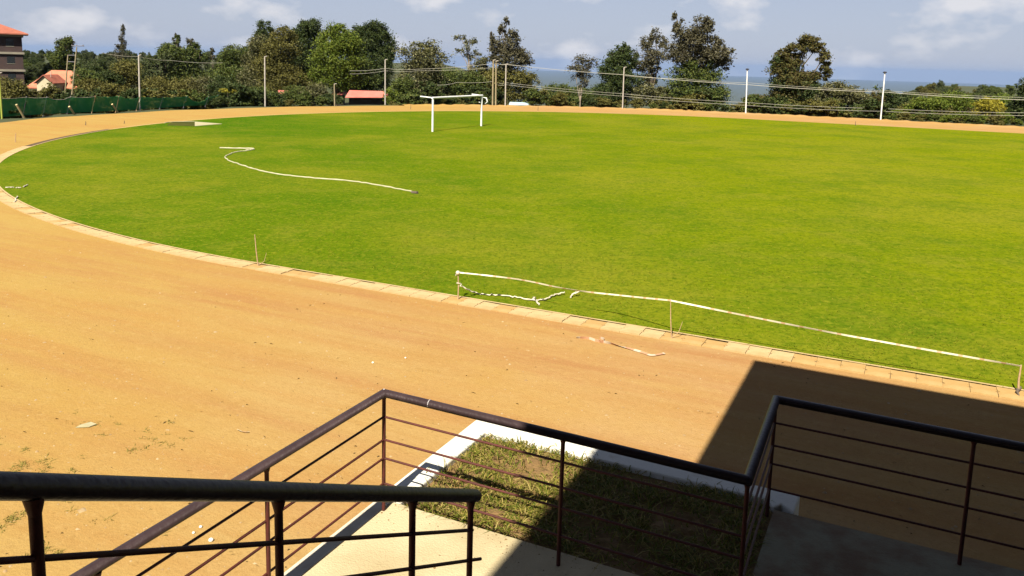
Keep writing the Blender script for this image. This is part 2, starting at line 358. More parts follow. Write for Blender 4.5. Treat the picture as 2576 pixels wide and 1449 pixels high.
# dirt track and apron
OUT = 46.0
poly = []
def wob(a): return 0.35 * math.sin(a * 23) + 0.25 * math.sin(a * 41 + 1)
for i in range(97):
    a = math.pi / 2 + math.pi * i / 96 * 0.83; r_ = OUT + wob(a) * 0.6
    poly.append(W(SC0 + r_ * math.cos(a), TC0 + r_ * math.sin(a)))
poly += [W(-66, 10), W(-66, -40), W(90, -40), W(90, 15)]
for s in range(90, -14, -4): poly.append(W(s, TC0 + OUT + 0.4 * math.sin(s * .7)))
mb = MB(); mb.add(poly, [list(range(len(poly)))]); o = mb.build('track', M_DIRT); tag(o, kind='structure')
# low bank of loose soil along the far side of the track
vs = []; fs = []
path = [W(SC0 + OUT * math.cos(a), TC0 + OUT * math.sin(a)) for a in np.linspace(math.pi * .80, math.pi / 2, 90)] + [W(s, TC0 + OUT) for s in np.linspace(SC0 + .5, 60, 150)]
for i, q in enumerate(path):
    a = path[max(i - 1, 0)]; b = path[min(i + 1, len(path) - 1)]; d = (b - a).normalized(); nrm = Vector((-d.y, d.x, 0))
    h = 0.10 + 0.10 * random.random()
    for off, z in ((-0.9, -0.02), (-0.3, h * .7), (0.2, h), (0.9, h * .5), (1.8, -0.3)):
        p = q + nrm * (off + random.uniform(-.1, .1)); vs.append((p.x, p.y, z + random.uniform(-.02, .02)))
for i in range(len(path) - 1):
    for k in range(4):
        a = i * 5 + k; fs.append((a, a + 1, a + 6, a + 5))
me = bpy.data.meshes.new('soil_bank'); me.from_pydata(vs, [], fs); me.update(); me.materials.append(M_DIRT); me.polygons.foreach_set('use_smooth', [True] * len(fs))
tag(link(bpy.data.objects.new('soil_bank', me)), kind='structure')

# grass infield
def oval(rad, n=120, s1=60.0, fuzz=0.0):
    p = [W(SC0 + (rad + random.uniform(-fuzz, fuzz)) * math.cos(a), TC0 + (rad + random.uniform(-fuzz, fuzz)) * math.sin(a)) for a in np.linspace(math.pi / 2, 1.5 * math.pi, n)]
    p += [W(s, TC0 - rad + random.uniform(-fuzz, fuzz)) for s in np.arange(SC0 + .8, s1, .8)]
    p += [W(s, TC0 + rad + random.uniform(-fuzz, fuzz)) for s in np.arange(s1, SC0 + .8, -.8)]
    return p
pl = oval(RAD, fuzz=0.035)
mb = MB(); mb.add([Vector((q.x, q.y, 0.022)) for q in pl], [list(range(len(pl)))]); tag(mb.build('infield', M_TURF), kind='structure')

# blades standing in the near part of the infield
NB = 120000
th = RNG.uniform(R(50), R(128), NB); d = 13.0 * np.exp(RNG.uniform(0, 1, NB) * math.log(48 / 13.0))
X, Y = d * np.cos(th), d * np.sin(th)
s_, t_ = X * EV.x + Y * EV.y, X * EU.x + Y * EU.y
cl = np.sin(X * 1.9 + 2 * np.sin(Y * .7)) * np.sin(Y * 1.6 + 1.7 * np.sin(X * .9))
od = np.hypot(s_ - np.clip(s_, SC0, SC0 + 84), t_ - TC0)
k = (od < RAD + 0.05) & (RNG.uniform(-1.3, 1.3, NB) < cl + .3) & (RNG.uniform(0, 1, NB) < np.clip((46 - d) / 26, 0, 1))
X, Y, d = X[k], Y[k], d[k]; n = len(X)
hgt = RNG.uniform(.015, .04, n); wd = RNG.uniform(.006, .012, n); yaw = RNG.uniform(0, 2 * np.pi, n); lean = RNG.normal(0, .05, (n, 2))
V = np.zeros((n, 3, 3)); V[:, 0, 0] = X - np.cos(yaw) * wd; V[:, 0, 1] = Y - np.sin(yaw) * wd
V[:, 1, 0] = X + np.cos(yaw) * wd; V[:, 1, 1] = Y + np.sin(yaw) * wd; V[:, 0, 2] = V[:, 1, 2] = .02
V[:, 2, 0] = X + lean[:, 0]; V[:, 2, 1] = Y + lean[:, 1]; V[:, 2, 2] = .02 + hgt
o = raw_mesh('infield_grass', V.reshape(-1, 3), np.arange(3 * n).reshape(-1, 3), L_GRASS)
tag(o, 'short green turf blades covering the infield inside the track', 'grass', kind='stuff')

# pebbles on the dirt
NP = 2600
th = RNG.uniform(R(50), R(130), NP); d = 7.5 * np.exp(RNG.uniform(0, 1, NP) * math.log(26 / 7.5)); X, Y = d * np.cos(th), d * np.sin(th)
t_ = X * EU.x + Y * EU.y; s_ = X * EV.x + Y * EV.y
k = (np.hypot(s_ - np.clip(s_, SC0, 70), t_ - TC0) > RAD + .6) & ~((s_ > -3.2) & (t_ < 6.0)); X, Y, d = X[k], Y[k], d[k]; n = len(X)
r_ = RNG.gamma(2.0, .0045, n) + .004; oct_ = np.array([(1, 0, 0), (0, 1, 0), (-1, 0, 0), (0, -1, 0), (0, 0, .7), (0, 0, -.5)])
V = np.stack([X, Y, np.zeros(n)], 1)[:, None, :] + oct_[None] * r_[:, None, None] * RNG.uniform(.6, 1.3, (n, 6, 1))
F = np.array([(0, 1, 4), (1, 2, 4), (2, 3, 4), (3, 0, 4)])[None] + 6 * np.arange(n)[:, None, None]
tag(raw_mesh('gravel', V.reshape(-1, 3), F.reshape(-1, 3), M_STONE), 'loose pebbles scattered over the dirt track', 'gravel', kind='stuff')

NP = 500
th = RNG.uniform(R(50), R(130), NP); d = 7.5 * np.exp(RNG.uniform(0, 1, NP) * math.log(30 / 7.5)); X, Y = d * np.cos(th), d * np.sin(th)
t_ = X * EU.x + Y * EU.y; s_ = X * EV.x + Y * EV.y
k = (np.hypot(s_ - np.clip(s_, SC0, 70), t_ - TC0) > RAD + .6) & ~((s_ > -3.2) & (t_ < 6.0)); X, Y, d = X[k], Y[k], d[k]; n = len(X)
L_ = RNG.gamma(2.0, .009, n) + .006; a_ = RNG.normal(R(-10), .7, n); wv = RNG.uniform(.004, .012, n)
V = np.zeros((n, 4, 3)); ca, sa = np.cos(a_), np.sin(a_)
V[:, 0] = np.stack([X - ca * L_, Y - sa * L_, np.full(n, .004)], 1); V[:, 2] = np.stack([X + ca * L_, Y + sa * L_, np.full(n, .010)], 1)
V[:, 1] = np.stack([X + sa * wv, Y - ca * wv, np.full(n, .022)], 1); V[:, 3] = np.stack([X - sa * wv, Y + ca * wv, np.full(n, .012)], 1)
tag(raw_mesh('twig_litter', V.reshape(-1, 3), np.arange(4 * n).reshape(-1, 4), M_TWIG), 'dry twigs and straw scattered over the dirt track', 'litter', kind='stuff')

n = 260; s_ = RNG.uniform(-2.9, -.7, n); t_ = 4.37 - RNG.gamma(1.2, .10, n); k = RNG.uniform(0, 1, n) < .8
s_ = np.where(k, s_, RNG.uniform(-2.9, -1.0, n)); t_ = np.where(k, t_, RNG.uniform(3.2, 4.3, n)); X = EV.x * s_ + EU.x * t_; Y = EV.y * s_ + EU.y * t_; r_ = RNG.gamma(1.5, .0016, n) + .001
V = np.stack([X, Y, np.full(n, 2.2515)], 1)[:, None, :] + oct_[None] * r_[:, None, None] * RNG.uniform(.6, 1.3, (n, 6, 1))
F = np.array([(0, 1, 4), (1, 2, 4), (2, 3, 4), (3, 0, 4)])[None] + 6 * np.arange(n)[:, None, None]
tag(raw_mesh('soil_crumbs', V.reshape(-1, 3), F.reshape(-1, 3), M_SOIL), 'crumbs of soil spilled from the planter onto the concrete landing', 'soil', kind='stuff')

# ------------------------------------------------------------------ kerb of separate blocks along the inside of the track
bed_in, bed_out = RAD + 0.02, RAD + 0.50
def ring_sheet(name, r0, r1, z, m_, a0, a1, s1, parent=None):
    mb = MB(); inn = []; outp = []
    for a in np.linspace(a0, a1, 140): inn.append((a, None)); 
    pin = [W(SC0 + r0 * math.cos(a), TC0 + r0 * math.sin(a), z) for a in np.linspace(a0, a1, 140)] + ([W(s, TC0 - r0, z) for s in np.arange(SC0 + 1, s1, 1.0)] if s1 else [])
    pou = [W(SC0 + r1 * math.cos(a), TC0 + r1 * math.sin(a), z) for a in np.linspace(a0, a1, 140)] + ([W(s, TC0 - r1, z) for s in np.arange(SC0 + 1, s1, 1.0)] if s1 else [])
    n = len(pin); mb.add(pin + pou, [(i, n + i, n + i + 1, i + 1) for i in range(n - 1)])
    return mb.build(name, m_, parent)
kerb = ring_sheet('track_kerb', bed_in, bed_out - .03, 0.008, M_KBED, math.pi * 1.12, math.pi * 1.5, 14); tag(kerb, kind='structure')
BL = 0.405
def block_mesh(name, m_):
    L_, Wd, h = BL / 2 - 0.002, 0.225, 0.032
    nx, ny = .035, .03
    pts = [(-L_, -Wd), (L_, -Wd), (L_, -ny), (L_ - nx, -ny * .6), (L_ - nx, ny * .6), (L_, ny), (L_, Wd), (-L_, Wd), (-L_, ny), (-L_ + nx, ny * .6), (-L_ + nx, -ny * .6), (-L_, -ny)]
    n = len(pts); v = [(x, y, -.03) for x, y in pts] + [(x * .995, y * .985, h) for x, y in pts]
    f = [list(range(n, 2 * n))] + [(i, (i + 1) % n, n + (i + 1) % n, n + i) for i in range(n)]
    me = bpy.data.meshes.new(name); me.from_pydata(v, [], f); me.update(); me.materials.append(m_); return me
bm1, bm2 = block_mesh('block', M_KERB), block_mesh('block_dusty', M_KERB2)
def kerb_point(u):                  # u metres along the kerb, 0 at the start of the bend, negative into it
    r_ = RAD + 0.265
    if u >= 0: return W(SC0 + u, TC0 - r_), TH
    a = 1.5 * math.pi + u / r_; return W(SC0 + r_ * math.cos(a), TC0 + r_ * math.sin(a)), TH + u / r_
u = -32.0
while u < 17.6:
    q, yaw = kerb_point(u); s, t = ST(q)
    dusty = random.random() < (0.16 if s < -5 else (0.45 if s < -1.5 else 0.85))
    o = bpy.data.objects.new('kerb_block', bm2 if dusty else bm1); link(o); o.parent = kerb
    o.location = (q.x, q.y, random.uniform(-.012, .006) - (.008 if dusty else 0)); o.rotation_euler = (random.gauss(0, .008), random.gauss(0, .01), yaw + random.gauss(0, .012))
    u += BL
# narrow pale edging between kerb and turf
ring_sheet('edging', RAD - .03, RAD + .035, 0.036, M_KERB, math.pi * 1.12, math.pi * 1.5, 14, kerb)
ring_sheet('far_edging', RAD - .02, RAD + .10, 0.04, M_KERB, math.pi * .72, math.pi * 1.12, None, kerb)

# ------------------------------------------------------------------ terrace, planter
ZS = 2.25; RH = 0.815
terr = MB(); 
Lp = [W(-2.915, -6), W(10, -6), W(10, 5.52), W(-.60, 5.52), W(-.60, 4.37), W(-2.915, 4.37)]
Lp = [W(-2.915, -6), W(10, -6), W(10, 4.37), W(-2.915, 4.37)]; terr.prism(Lp, 0.0, ZS); terrace = terr.build('terrace', M_CONC); tag(terrace, kind='structure')
mb = MB(); mb.prism([W(-3.02, -6), W(-2.917, -6), W(-2.917, 4.372), W(-3.02, 4.372)], 0.0, ZS + .004); mb.build('edge_strip', M_STRIP, terrace)
mb = MB(); mb.prism([W(-.60, 4.372), W(10, 4.372), W(10, 5.52), W(-.60, 5.52)], 0.0, ZS - .003); mb.build('shade_darkened_terrace_end', M_CONC_SHADE, terrace)  # shaded end of the terrace, split off to take the darkened colour
pb = W(-1.8, 5.0, 0)
planter = thing('planter_bed', pb, 'grassy planter bed with white kerb at the end of the concrete landing', 'planter')
mb = MB()
Kp = [W(-3.025, 4.376), W(-2.85, 4.376), W(-2.85, 5.61), W(-.70, 5.61), W(-.60, 5.53), W(-.56, 5.60), W(-.47, 5.53), W(-.46, 5.78), W(-3.025, 5.78)]
mb.prism(Kp, 0.0, ZS + .012); mb.build('white_kerb', M_WHITE, planter, bevel=0.012)
# soil with bumps
vs = []; fs = []; nx, ny = 48, 28
for j in range(ny + 1):
    for i in range(nx + 1):
        s, t = -2.855 + 2.252 * i / nx, 4.378 + 1.236 * j / ny
        e = min(i, nx - i, j, ny - j) / 4.0
        z = ZS - .035 + .03 * min(e, 1) * (math.sin(s * 9) * math.sin(t * 8) * .6 + random.uniform(-.5, .9))
        vs.append(W(s, t, z) - pb)
for j in range(ny):
    for i in range(nx):
        a = j * (nx + 1) + i; fs.append((a, a + 1, a + nx + 2, a + nx + 1))
me = bpy.data.meshes.new('soil'); me.from_pydata([tuple(q) for q in vs], [], fs); me.update(); me.materials.append(M_SOIL); me.polygons.foreach_set('use_smooth', [True] * len(fs))
o = link(bpy.data.objects.new('soil', me)); o.parent = planter
def blades(N, s, t, z0, hmin, hmax, wid, spread, origin):
    yaw = RNG.uniform(0, 2 * np.pi, N); h = RNG.uniform(hmin, hmax, N); le = RNG.normal(0, spread, (N, 2))
    x = EV.x * s + EU.x * t; y = EV.y * s + EU.y * t
    wx, wy = np.cos(yaw) * wid, np.sin(yaw) * wid
    V = np.zeros((N, 5, 3))
    V[:, 0] = np.stack([x - wx, y - wy, z0], 1); V[:, 1] = np.stack([x + wx, y + wy, z0], 1)
    V[:, 2] = np.stack([x + wx * .8 + le[:, 0] * .45, y + wy * .8 + le[:, 1] * .45, z0 + h * .7], 1)
    V[:, 3] = np.stack([x - wx * .8 + le[:, 0] * .45, y - wy * .8 + le[:, 1] * .45, z0 + h * .7], 1)
    V[:, 4] = np.stack([x + le[:, 0], y + le[:, 1], z0 + h * (1 - .4 * np.minimum(1, np.hypot(le[:, 0], le[:, 1]) / (h + .01)))], 1)
    V -= np.array([origin.x, origin.y, origin.z])
    F = np.array([(0, 1, 2), (0, 2, 3), (3, 2, 4)])[None] + 5 * np.arange(N)[:, None, None]
    return V.reshape(-1, 3), F.reshape(-1, 3)
N = 11000; s = RNG.uniform(-2.83, -.63, N); t = RNG.uniform(4.40, 5.60, N)
k = (np.sin(s * 5.2 + 1.3 * np.sin(t * 4)) * np.sin(t * 6.1 + s) + RNG.normal(0, .45, N)) > -.25; s, t = s[k], t[k]; N = len(s)
V, F = blades(N, s, t, np.full(N, ZS - .02), .012, .055, .0042, .065, pb)
N2 = 600; cs = RNG.uniform(0, 1, (60, 2)) * np.array([2.24, 1.24]) + np.array([-2.86, 4.38]); pk = RNG.integers(0, 60, N2)
s2 = np.clip(cs[pk, 0] + RNG.normal(0, .05, N2), -2.9, -.6); t2 = np.clip(cs[pk, 1] + RNG.normal(0, .05, N2), 4.37, 5.66)
V2, F2 = blades(N2, s2, t2, np.full(N2, ZS - .015), .04, .10, .0035, .08, pb); F2 = F2 + len(V); V = np.concatenate([V, V2]); F = np.concatenate([F, F2])
tag(raw_mesh('planter_grass', V, F, L_PGRASS, planter), kind='stuff')

# ------------------------------------------------------------------ stand behind and above the viewpoint: it throws the big shadow
RZ = 8.6; g0 = Vector((4.383, 14.166, 0))
Rc = g0 - Vector((math.cos(R(SUN_AZ)), math.sin(R(SUN_AZ)), 0)) * (RZ / math.tan(R(SUN_EL)))
sR, tR = ST(Rc)
pav = thing('grandstand', W(12, -6, 0), 'roofed grandstand overhead, known by its sharp shadow on the track', 'grandstand')
mb = MB(); mb.box(W(sR, tR, RZ), EV * 45, EU * -22, Vector((0, 0, .25))); mb.build('roof', M_PAVROOF, pav)
mb = MB(); mb.box(W(sR + .3, tR - 21.5, 0), EV * 44, EU * -.3, Vector((0, 0, RZ - .02))); mb.build('rear_wall', M_DARK, pav)
for i in range(5):
    mb = MB(); mb.box(W(sR + 4.2 + i * 9, -5.5, 0), EV * .35, EU * .35, Vector((0, 0, RZ - .01))); mb.build('column', M_DARK, pav)
mb = MB(); mb.box(W(1.3, -14, ZS + .01), EV * 36, EU * 13.2, Vector((0, 0, 1.45))); mb.build('deck', M_CONC, pav)
# stair down to the landing
stair = thing('stair_flight', W(-.1, 1.5, ZS), 'concrete stair flight dropping from the stand to the landing', 'stairs')
for i in range(10):
    mb = MB(); mb.box(W(-1.62, 3.1 - .3 * i - .3, ZS + .003), EV * 2.9, EU * .298, Vector((0, 0, .15 * (i + 1)))); mb.build('step', M_CONC, stair)

# ------------------------------------------------------------------ railings
TR = 0.027
rail = thing('landing_railing', W(-1.8, 4.24, ZS), 'dark metal pipe railing zigzagging around the landing and planter', 'railing')
ZR = ZS + RH
corner = [W(-2.89, -2.0, ZR), W(-2.905, 4.255, ZR), W(-.60, 4.225, ZR), W(-.63, 5.42, ZR), W(6, 5.38, ZR)]
def mitre_tube(pts, r_, n=14):
    """round tube with true mitred corners in a level plane"""
    mb = MB(); rings_ = []
    for i, q in enumerate(pts):
        if i == 0: d = (pts[1] - q).normalized(); nrm = d; sc = 1
        elif i == len(pts) - 1: d = (q - pts[i - 1]).normalized(); sc = 1
        else:
            d1 = (q - pts[i - 1]).normalized(); d2 = (pts[i + 1] - q).normalized(); d = (d1 + d2).normalized(); sc = 1 / max(d.dot(d1), .3)
        side = d.cross(Vector((0, 0, 1))).normalized(); up = side.cross(d).normalized()
        rings_.append([q + side * math.cos(2 * math.pi * j / n) * r_ * sc + up * math.sin(2 * math.pi * j / n) * r_ for j in range(n)])
    fs = []
    for i in range(len(pts) - 1):
        for j in range(n):
            a = i * n + j; b = i * n + (j + 1) % n; fs.append((a, b, b + n, a + n))
    mb.add([v for q in rings_ for v in q], fs, True); mb.add(rings_[0][::-1], [list(range(n))]); mb.add(rings_[-1], [list(range(n))])
    return mb
mitre_tube(corner, TR).build('handrail', M_RAIL, rail)
legs = [list(zip(corner[i:i + 2], ())) for i in range(4)]
for i in range(4):
    a, b = corner[i], corner[i + 1]
    for h in (.654, .496, .368, .191):
        mb = MB(); mb.tube([a - Vector((0, 0, RH - h)), b - Vector((0, 0, RH - h))], .0075, 8); mb.build('bar', M_BAR, rail)
for s, t in ((-2.89, 1.08), (-2.893, 2.14), (-2.898, 3.16), (-2.905, 4.255), (-1.65, 4.24), (-.60, 4.225), (-.63, 5.42), (.51, 5.41), (1.66, 5.405), (2.8, 5.40)):
    mb = MB(); mb.tube([W(s, t, ZS - .01), W(s, t, ZR - .02)], .0125, 10); mb.tube([W(s, t, ZR - .045), W(s, t, ZR - .02)], [.0125, .019], 10); mb.build('post', M_BAR, rail)
mb = MB(); q = corner[1] + (corner[2] - corner[1]) * .150; mb.tube([q + Vector((0, 0, .0012)) - EV * .002, q + Vector((0, 0, .0012)) + EV * .002], TR, 14); mb.build('paint_chip', M_CHIP, rail)
mb = MB(); mb.ball(corner[1] + Vector((0, 0, TR * .8)), .008, 8); mb.build('weld_bead', M_CHIP, rail)

srail = thing('stair_railing', W(-1.5, 1.9, ZS), 'dark metal stair handrail sloping across the lower left corner', 'railing')
def SR(t, off=0): return W(-1.5, t, 4.373 - .498 * (t - .92) - off)
mb = MB(); mb.tube([SR(-.2), SR(2.86)], .0272, 16); mb.tube([SR(2.855), SR(2.88), SR(2.895)], [.0272, .025, .012], 16); mb.build('handrail', M_RAIL, srail)
for off, t1 in ((.155, 2.85), (.292, 2.93), (.44, 2.85), (.59, 2.85)):
    mb = MB(); mb.tube([SR(-.2, off), SR(t1, off)], .0075, 8); mb.build('bar', M_BAR, srail)
for t in (.28, .98, 1.68, 2.38, 2.83):
    q = SR(t); mb = MB(); mb.tube([Vector((q.x, q.y, max(ZS, 4.373 - .498 * (t - .92) - 1.02))), q - Vector((0, 0, .02))], .0125, 10)
    mb.tube([q - Vector((0, 0, .06)), q - Vector((0, 0, .02))], [.0125, .022], 10)
    mb.build('post', M_BAR, srail)

# ------------------------------------------------------------------ goal
gl, gr = Vector((-5.89, 60.23, 0)), Vector((-2.62, 66.75, 0))
goal = thing('football_goal', (gl + gr) / 2, 'white metal football goal without a net on the infield', 'goal')
up = Vector((0, 0, 1)); gdir = (gr - gl).normalized()
for q in (gl, gr):
    mb = MB(); mb.tube([q, q + up * 2.44], .075, 14); mb.build('post', M_METW, goal)
mb = MB(); mb.tube([gl + up * 2.46 - gdir * .1, gr + up * 2.46 + gdir * .1], .078, 14); mb.build('crossbar', M_METW, goal)
for q, l in ((gl, 1.05), (gr, .9)):
    mb = MB(); mb.tube([q + up * 2.46, q + up * 2.52 - EV * l], .05, 10); mb.build('top_stanchion', M_METW, goal)
mb = MB(); e = gr + up * 2.3
mb.tube([e + up * .02 + EV * .12, e + EV * .40 - up * .02, e + EV * .52 - up * .30, e + EV * .30 - up * .5], [.02, .05, .06, .02], 8); mb.tube([e - up * .38 - EV * .25, e - up * .42 + EV * .08], .03, 6)
mb.build('net_scrap', M_METW, goal)

# ------------------------------------------------------------------ water jump pit on the bend
pc = gp(490, 312)
pit = thing('jump_pit', pc, 'sunken concrete jump pit with a pale sloping wall, set in the infield grass', 'pit')
a, b, c, d_ = gp(432, 307.5, .03), gp(490, 306.5, .03), gp(490, 317.5, .03), gp(420, 315, .03)
mb = MB(); mb.add([a, d_, c, b], [(0, 1, 2, 3)]); mb.build('basin', M_WATER, pit)
e1, e2 = gp(559, 311, .04), gp(556, 311.6, .04)
mb = MB(); mb.add([b + up * .02, c + up * .02, e2, e1, b - up * .2, c - up * .2, e2 - up * .2, e1 - up * .2], [(0, 1, 2, 3), (0, 4, 5, 1), (1, 5, 6, 2), (2, 6, 7, 3), (3, 7, 4, 0)]); mb.build('ramp', M_RAMP, pit)
mb = MB(); mb.tube([gp(415, 309, .05), gp(430, 306.5, .05), gp(489, 305.5, .05)], .03, 6); mb.build('rim', M_RAMP, pit)

# ------------------------------------------------------------------ stakes and barrier tape
def ribbon(pts, wid, twist=0.0, sag=0.0, n=24, flat=False):
    """ribbon along a smoothed path; returns verts, faces, along"""
    P = []
    for i in range(len(pts) - 1):
        p0 = pts[max(i - 1, 0)]; p1 = pts[i]; p2 = pts[i + 1]; p3 = pts[min(i + 2, len(pts) - 1)]
        for k in range(n):
            u_ = k / n
            q = 0.5 * ((2 * p1) + (p2 - p0) * u_ + (2 * p0 - 5 * p1 + 4 * p2 - p3) * u_ ** 2 + (3 * p1 - p0 - 3 * p2 + p3) * u_ ** 3)
            q = q - up * sag * 4 * u_ * (1 - u_); P.append(q)
    P.append(pts[-1]); vs, fs, al = [], [], []; L_ = 0
    for i, q in enumerate(P):
        if i: L_ += (q - P[i - 1]).length
        d = (P[min(i + 1, len(P) - 1)] - P[max(i - 1, 0)]).normalized()
        side = d.cross(up).normalized(); ang = (math.pi / 2 * (0.15 if flat else 1)) + twist * math.sin(L_ * 1.7 + 1) + twist * .6 * math.sin(L_ * 4.1)
        wv = (side * math.cos(ang) + up * math.sin(ang)) * wid / 2
        vs += [q - wv, q + wv]; al += [L_, L_]
    fs = [(2 * i, 2 * i + 1, 2 * i + 3, 2 * i + 2) for i in range(len(P) - 1)]
    return vs, fs, al
def tape(pts, wid, label, m_=None, twist=0.8, sag=0.0, flat=False, n=24, name='barrier_tape'):
    vs, fs, al = ribbon(pts, wid, twist, sag, n, flat); o0 = Vector(pts[0])
    me = bpy.data.meshes.new(name); me.from_pydata([tuple(q - o0) for q in vs], [], fs); me.update()
    at = me.attributes.new('along', 'FLOAT', 'POINT'); at.data.foreach_set('value', al)
    me.materials.append(m_ or M_TAPE); o = link(bpy.data.objects.new(name, me)); o.location = o0
    so = o.modifiers.new('thick', 'SOLIDIFY'); so.thickness = .003
    return tag(o, label, 'tape')
def rope(pts, r_, label, m_=None, name='white_strip'):
    P = []
    for i in range(len(pts) - 1):
        p0 = pts[max(i - 1, 0)]; p1 = pts[i]; p2 = pts[i + 1]; p3 = pts[min(i + 2, len(pts) - 1)]
        for k in range(8):
            u_ = k / 8; P.append(0.5 * ((2 * p1) + (p2 - p0) * u_ + (2 * p0 - 5 * p1 + 4 * p2 - p3) * u_ ** 2 + (3 * p1 - p0 - 3 * p2 + p3) * u_ ** 3) + Vector((random.gauss(0, .02), random.gauss(0, .03), 0)))
    P.append(pts[-1]); mb = MB(); mb.tube(P, [r_ * random.uniform(.75, 1.15) for _ in P], 7); tag(mb.build(name, m_ or M_ROPE, None, at=pts[0]), label, 'tape')
def stake(x, y, xt, yt, h, label, r_=.017, m_=None, foot=False):
    q = gp(x, y); d = ray(xt, yt); k = math.hypot(q.x, q.y) / math.hypot(d.x, d.y); top = Vector((0, 0, CAM_H)) + d * k
    e = thing('marker_stake', q, label, 'stake')
    mid = (q + top) / 2 + Vector((random.uniform(-.02, .02), 0, 0))
    mb = MB(); mb.tube([q - up * .05, mid, top], [r_, r_ * .85, r_ * .6], 7); mb.build('shaft', m_ or M_STAKE, e)
    if foot:
        mb = MB(); mb.tube([q + up * .03, q + EV * .10 + EU * .1 + up * .12, q + EV * .16 + EU * .12 + up * .34], [.008, .007, .004], 6); mb.build('twig', M_STAKE, e)
    return q, top
stA = stake(650, 670, 641, 590, 1, 'pale bent stick stake leaning at the kerb, standing alone without tape', foot=True)
stB = stake(1152, 756, 1152, 683, 1, 'stake at the kerb where the long barrier tape begins')
stC = stake(1690, 853, 1687, 752, 1, 'thin stake halfway along the barrier tape beside the dusty kerb', r_=.012, foot=True)
stD = stake(2562, 990, 2569, 918, 1, 'stake at the right edge where the barrier tape ends', r_=.02)
mb = MB(); mb.tube([gp(2566, 975, .08), gp(2558, 985, .06), gp(2564, 996, .02)], [.03, .025, .01], 7)
o = mb.build('clod', M_BARK, None, at=gp(2562, 985)); tag(o, 'dark clod lying at the foot of the rightmost stake', 'clod')
mb = MB(); mb.ball(stB[1] - up * .03, .05, 8); mb.tube([stB[1] - up * .03, stB[1] - up * .1 - EV * .06], [.03, .01], 6)
o = mb.build('tape_knot', M_TAPE, None, at=stB[1] - up * .1); tag(o, 'white knot of tape tied round the top of the taped stake', 'tape')
tape([stB[1] - up * .02, gp(1300, 702, .55), gp(1400, 722, .50), gp(1470, 733, .50), gp(1560, 743, .55), stC[1] - up * .03], .030, 'taut barrier tape from the knotted stake to the thin middle stake', twist=.5)
tape([stC[1] - up * .03, (stC[1] + stD[1]) / 2 - up * .06, stD[1] - up * .02], .030, 'taut barrier tape from the middle stake to the right edge', twist=.35, n=60)
rope([stB[1] - up * .25, gp(1172, 726, .25), gp(1200, 738, .05), gp(1240, 742, .05), gp(1290, 745, .05), gp(1340, 755, .05), gp(1375, 752, .06), gp(1395, 742, .06), gp(1420, 735, .08)], .017, 'slack barrier tape drooping from the knotted stake onto the grass', M_TAPE, 'slack_tape')
rope([gp(1340, 748, .06), gp(1348, 757, .05), gp(1356, 766, .05)], .02, 'short loose tape end hanging over the grass edge', M_TAPE, 'slack_tape')
rope([gp(1435, 747, .05), gp(1446, 738, .10), gp(1458, 733, .12)], .02, 'crumpled tape end on the grass below the taut tape', M_TAPE, 'slack_tape')
tape([gp(1450, 849, .02), gp(1480, 851, .02), gp(1500, 857, .02), gp(1530, 862, .025), gp(1560, 870, .02), gp(1590, 878, .02), gp(1620, 887, .02), gp(1640, 893, .02), gp(1672, 888, .02)], .06, 'red and white tape lying crumpled on the dirt track', m_=M_TAPER, twist=.9, flat=True, n=14)
tape([gp(1500, 856, .02), gp(1515, 859, .03), gp(1520, 853, .03), gp(1508, 850, .02)], .05, 'small loop of red and white tape on the dirt', m_=M_TAPER, twist=.9, flat=True, n=10)
rope([gp(x, y, .04) for x, y in ((621, 379), (595, 382), (575, 389), (567, 396), (585, 407), (640, 425), (700, 438), (780, 447), (880, 455), (960, 467), (1047, 484))], .034, 'long white strip snaking across the middle of the infield')
rope([gp(x, y, .05) for x, y in ((554, 372), (580, 372.5), (637, 374), (630, 377), (618, 378))], .045, 'folded white strip beyond the bend of the snaking one')
mb = MB(); mb.tube([gp(1036, 484, .04), gp(1050, 485, .06)], .06, 7); o = mb.build('tape_weight', M_BARK, None, at=gp(1043, 485)); tag(o, 'dark clod holding down the near end of the snaking strip', 'clod')
for i, (pts, lab) in enumerate((([(16, 471), (34, 471)], 'leftmost white tape scrap on the grass near the left kerb'), ([(40, 472), (52, 472)], 'second white tape scrap on the grass near the left kerb'), ([(58, 470), (68, 465)], 'tilted white tape scrap on the grass near the left kerb'), ([(36, 508), (44, 494)], 'upright white tape scrap just inside the left kerb'))):
    rope([gp(*p, .05) for p in pts], .022, lab, M_TAPE, 'tape_scrap')
# thin far markers
for (x, y, yt, lab) in ((39, 358, 335, 'short pale marker stick on the left bend of the track'), (215, 315, 305, 'dark marker stick on the far dirt at the left'), (312, 311, 303, 'tiny dark marker stick above the jump pit'), (1033, 275, 262, 'thin dark marker stick behind the goal on the far dirt'), (1353, 278, 266, 'thin marker stick on the far dirt right of the twin poles'), (2152, 317, 305, 'thin marker stick on the far right dirt')):
    stake(x, y, x + .5, yt, .6, lab, r_=.03, m_=M_STAKE if x == 39 else M_BARK)

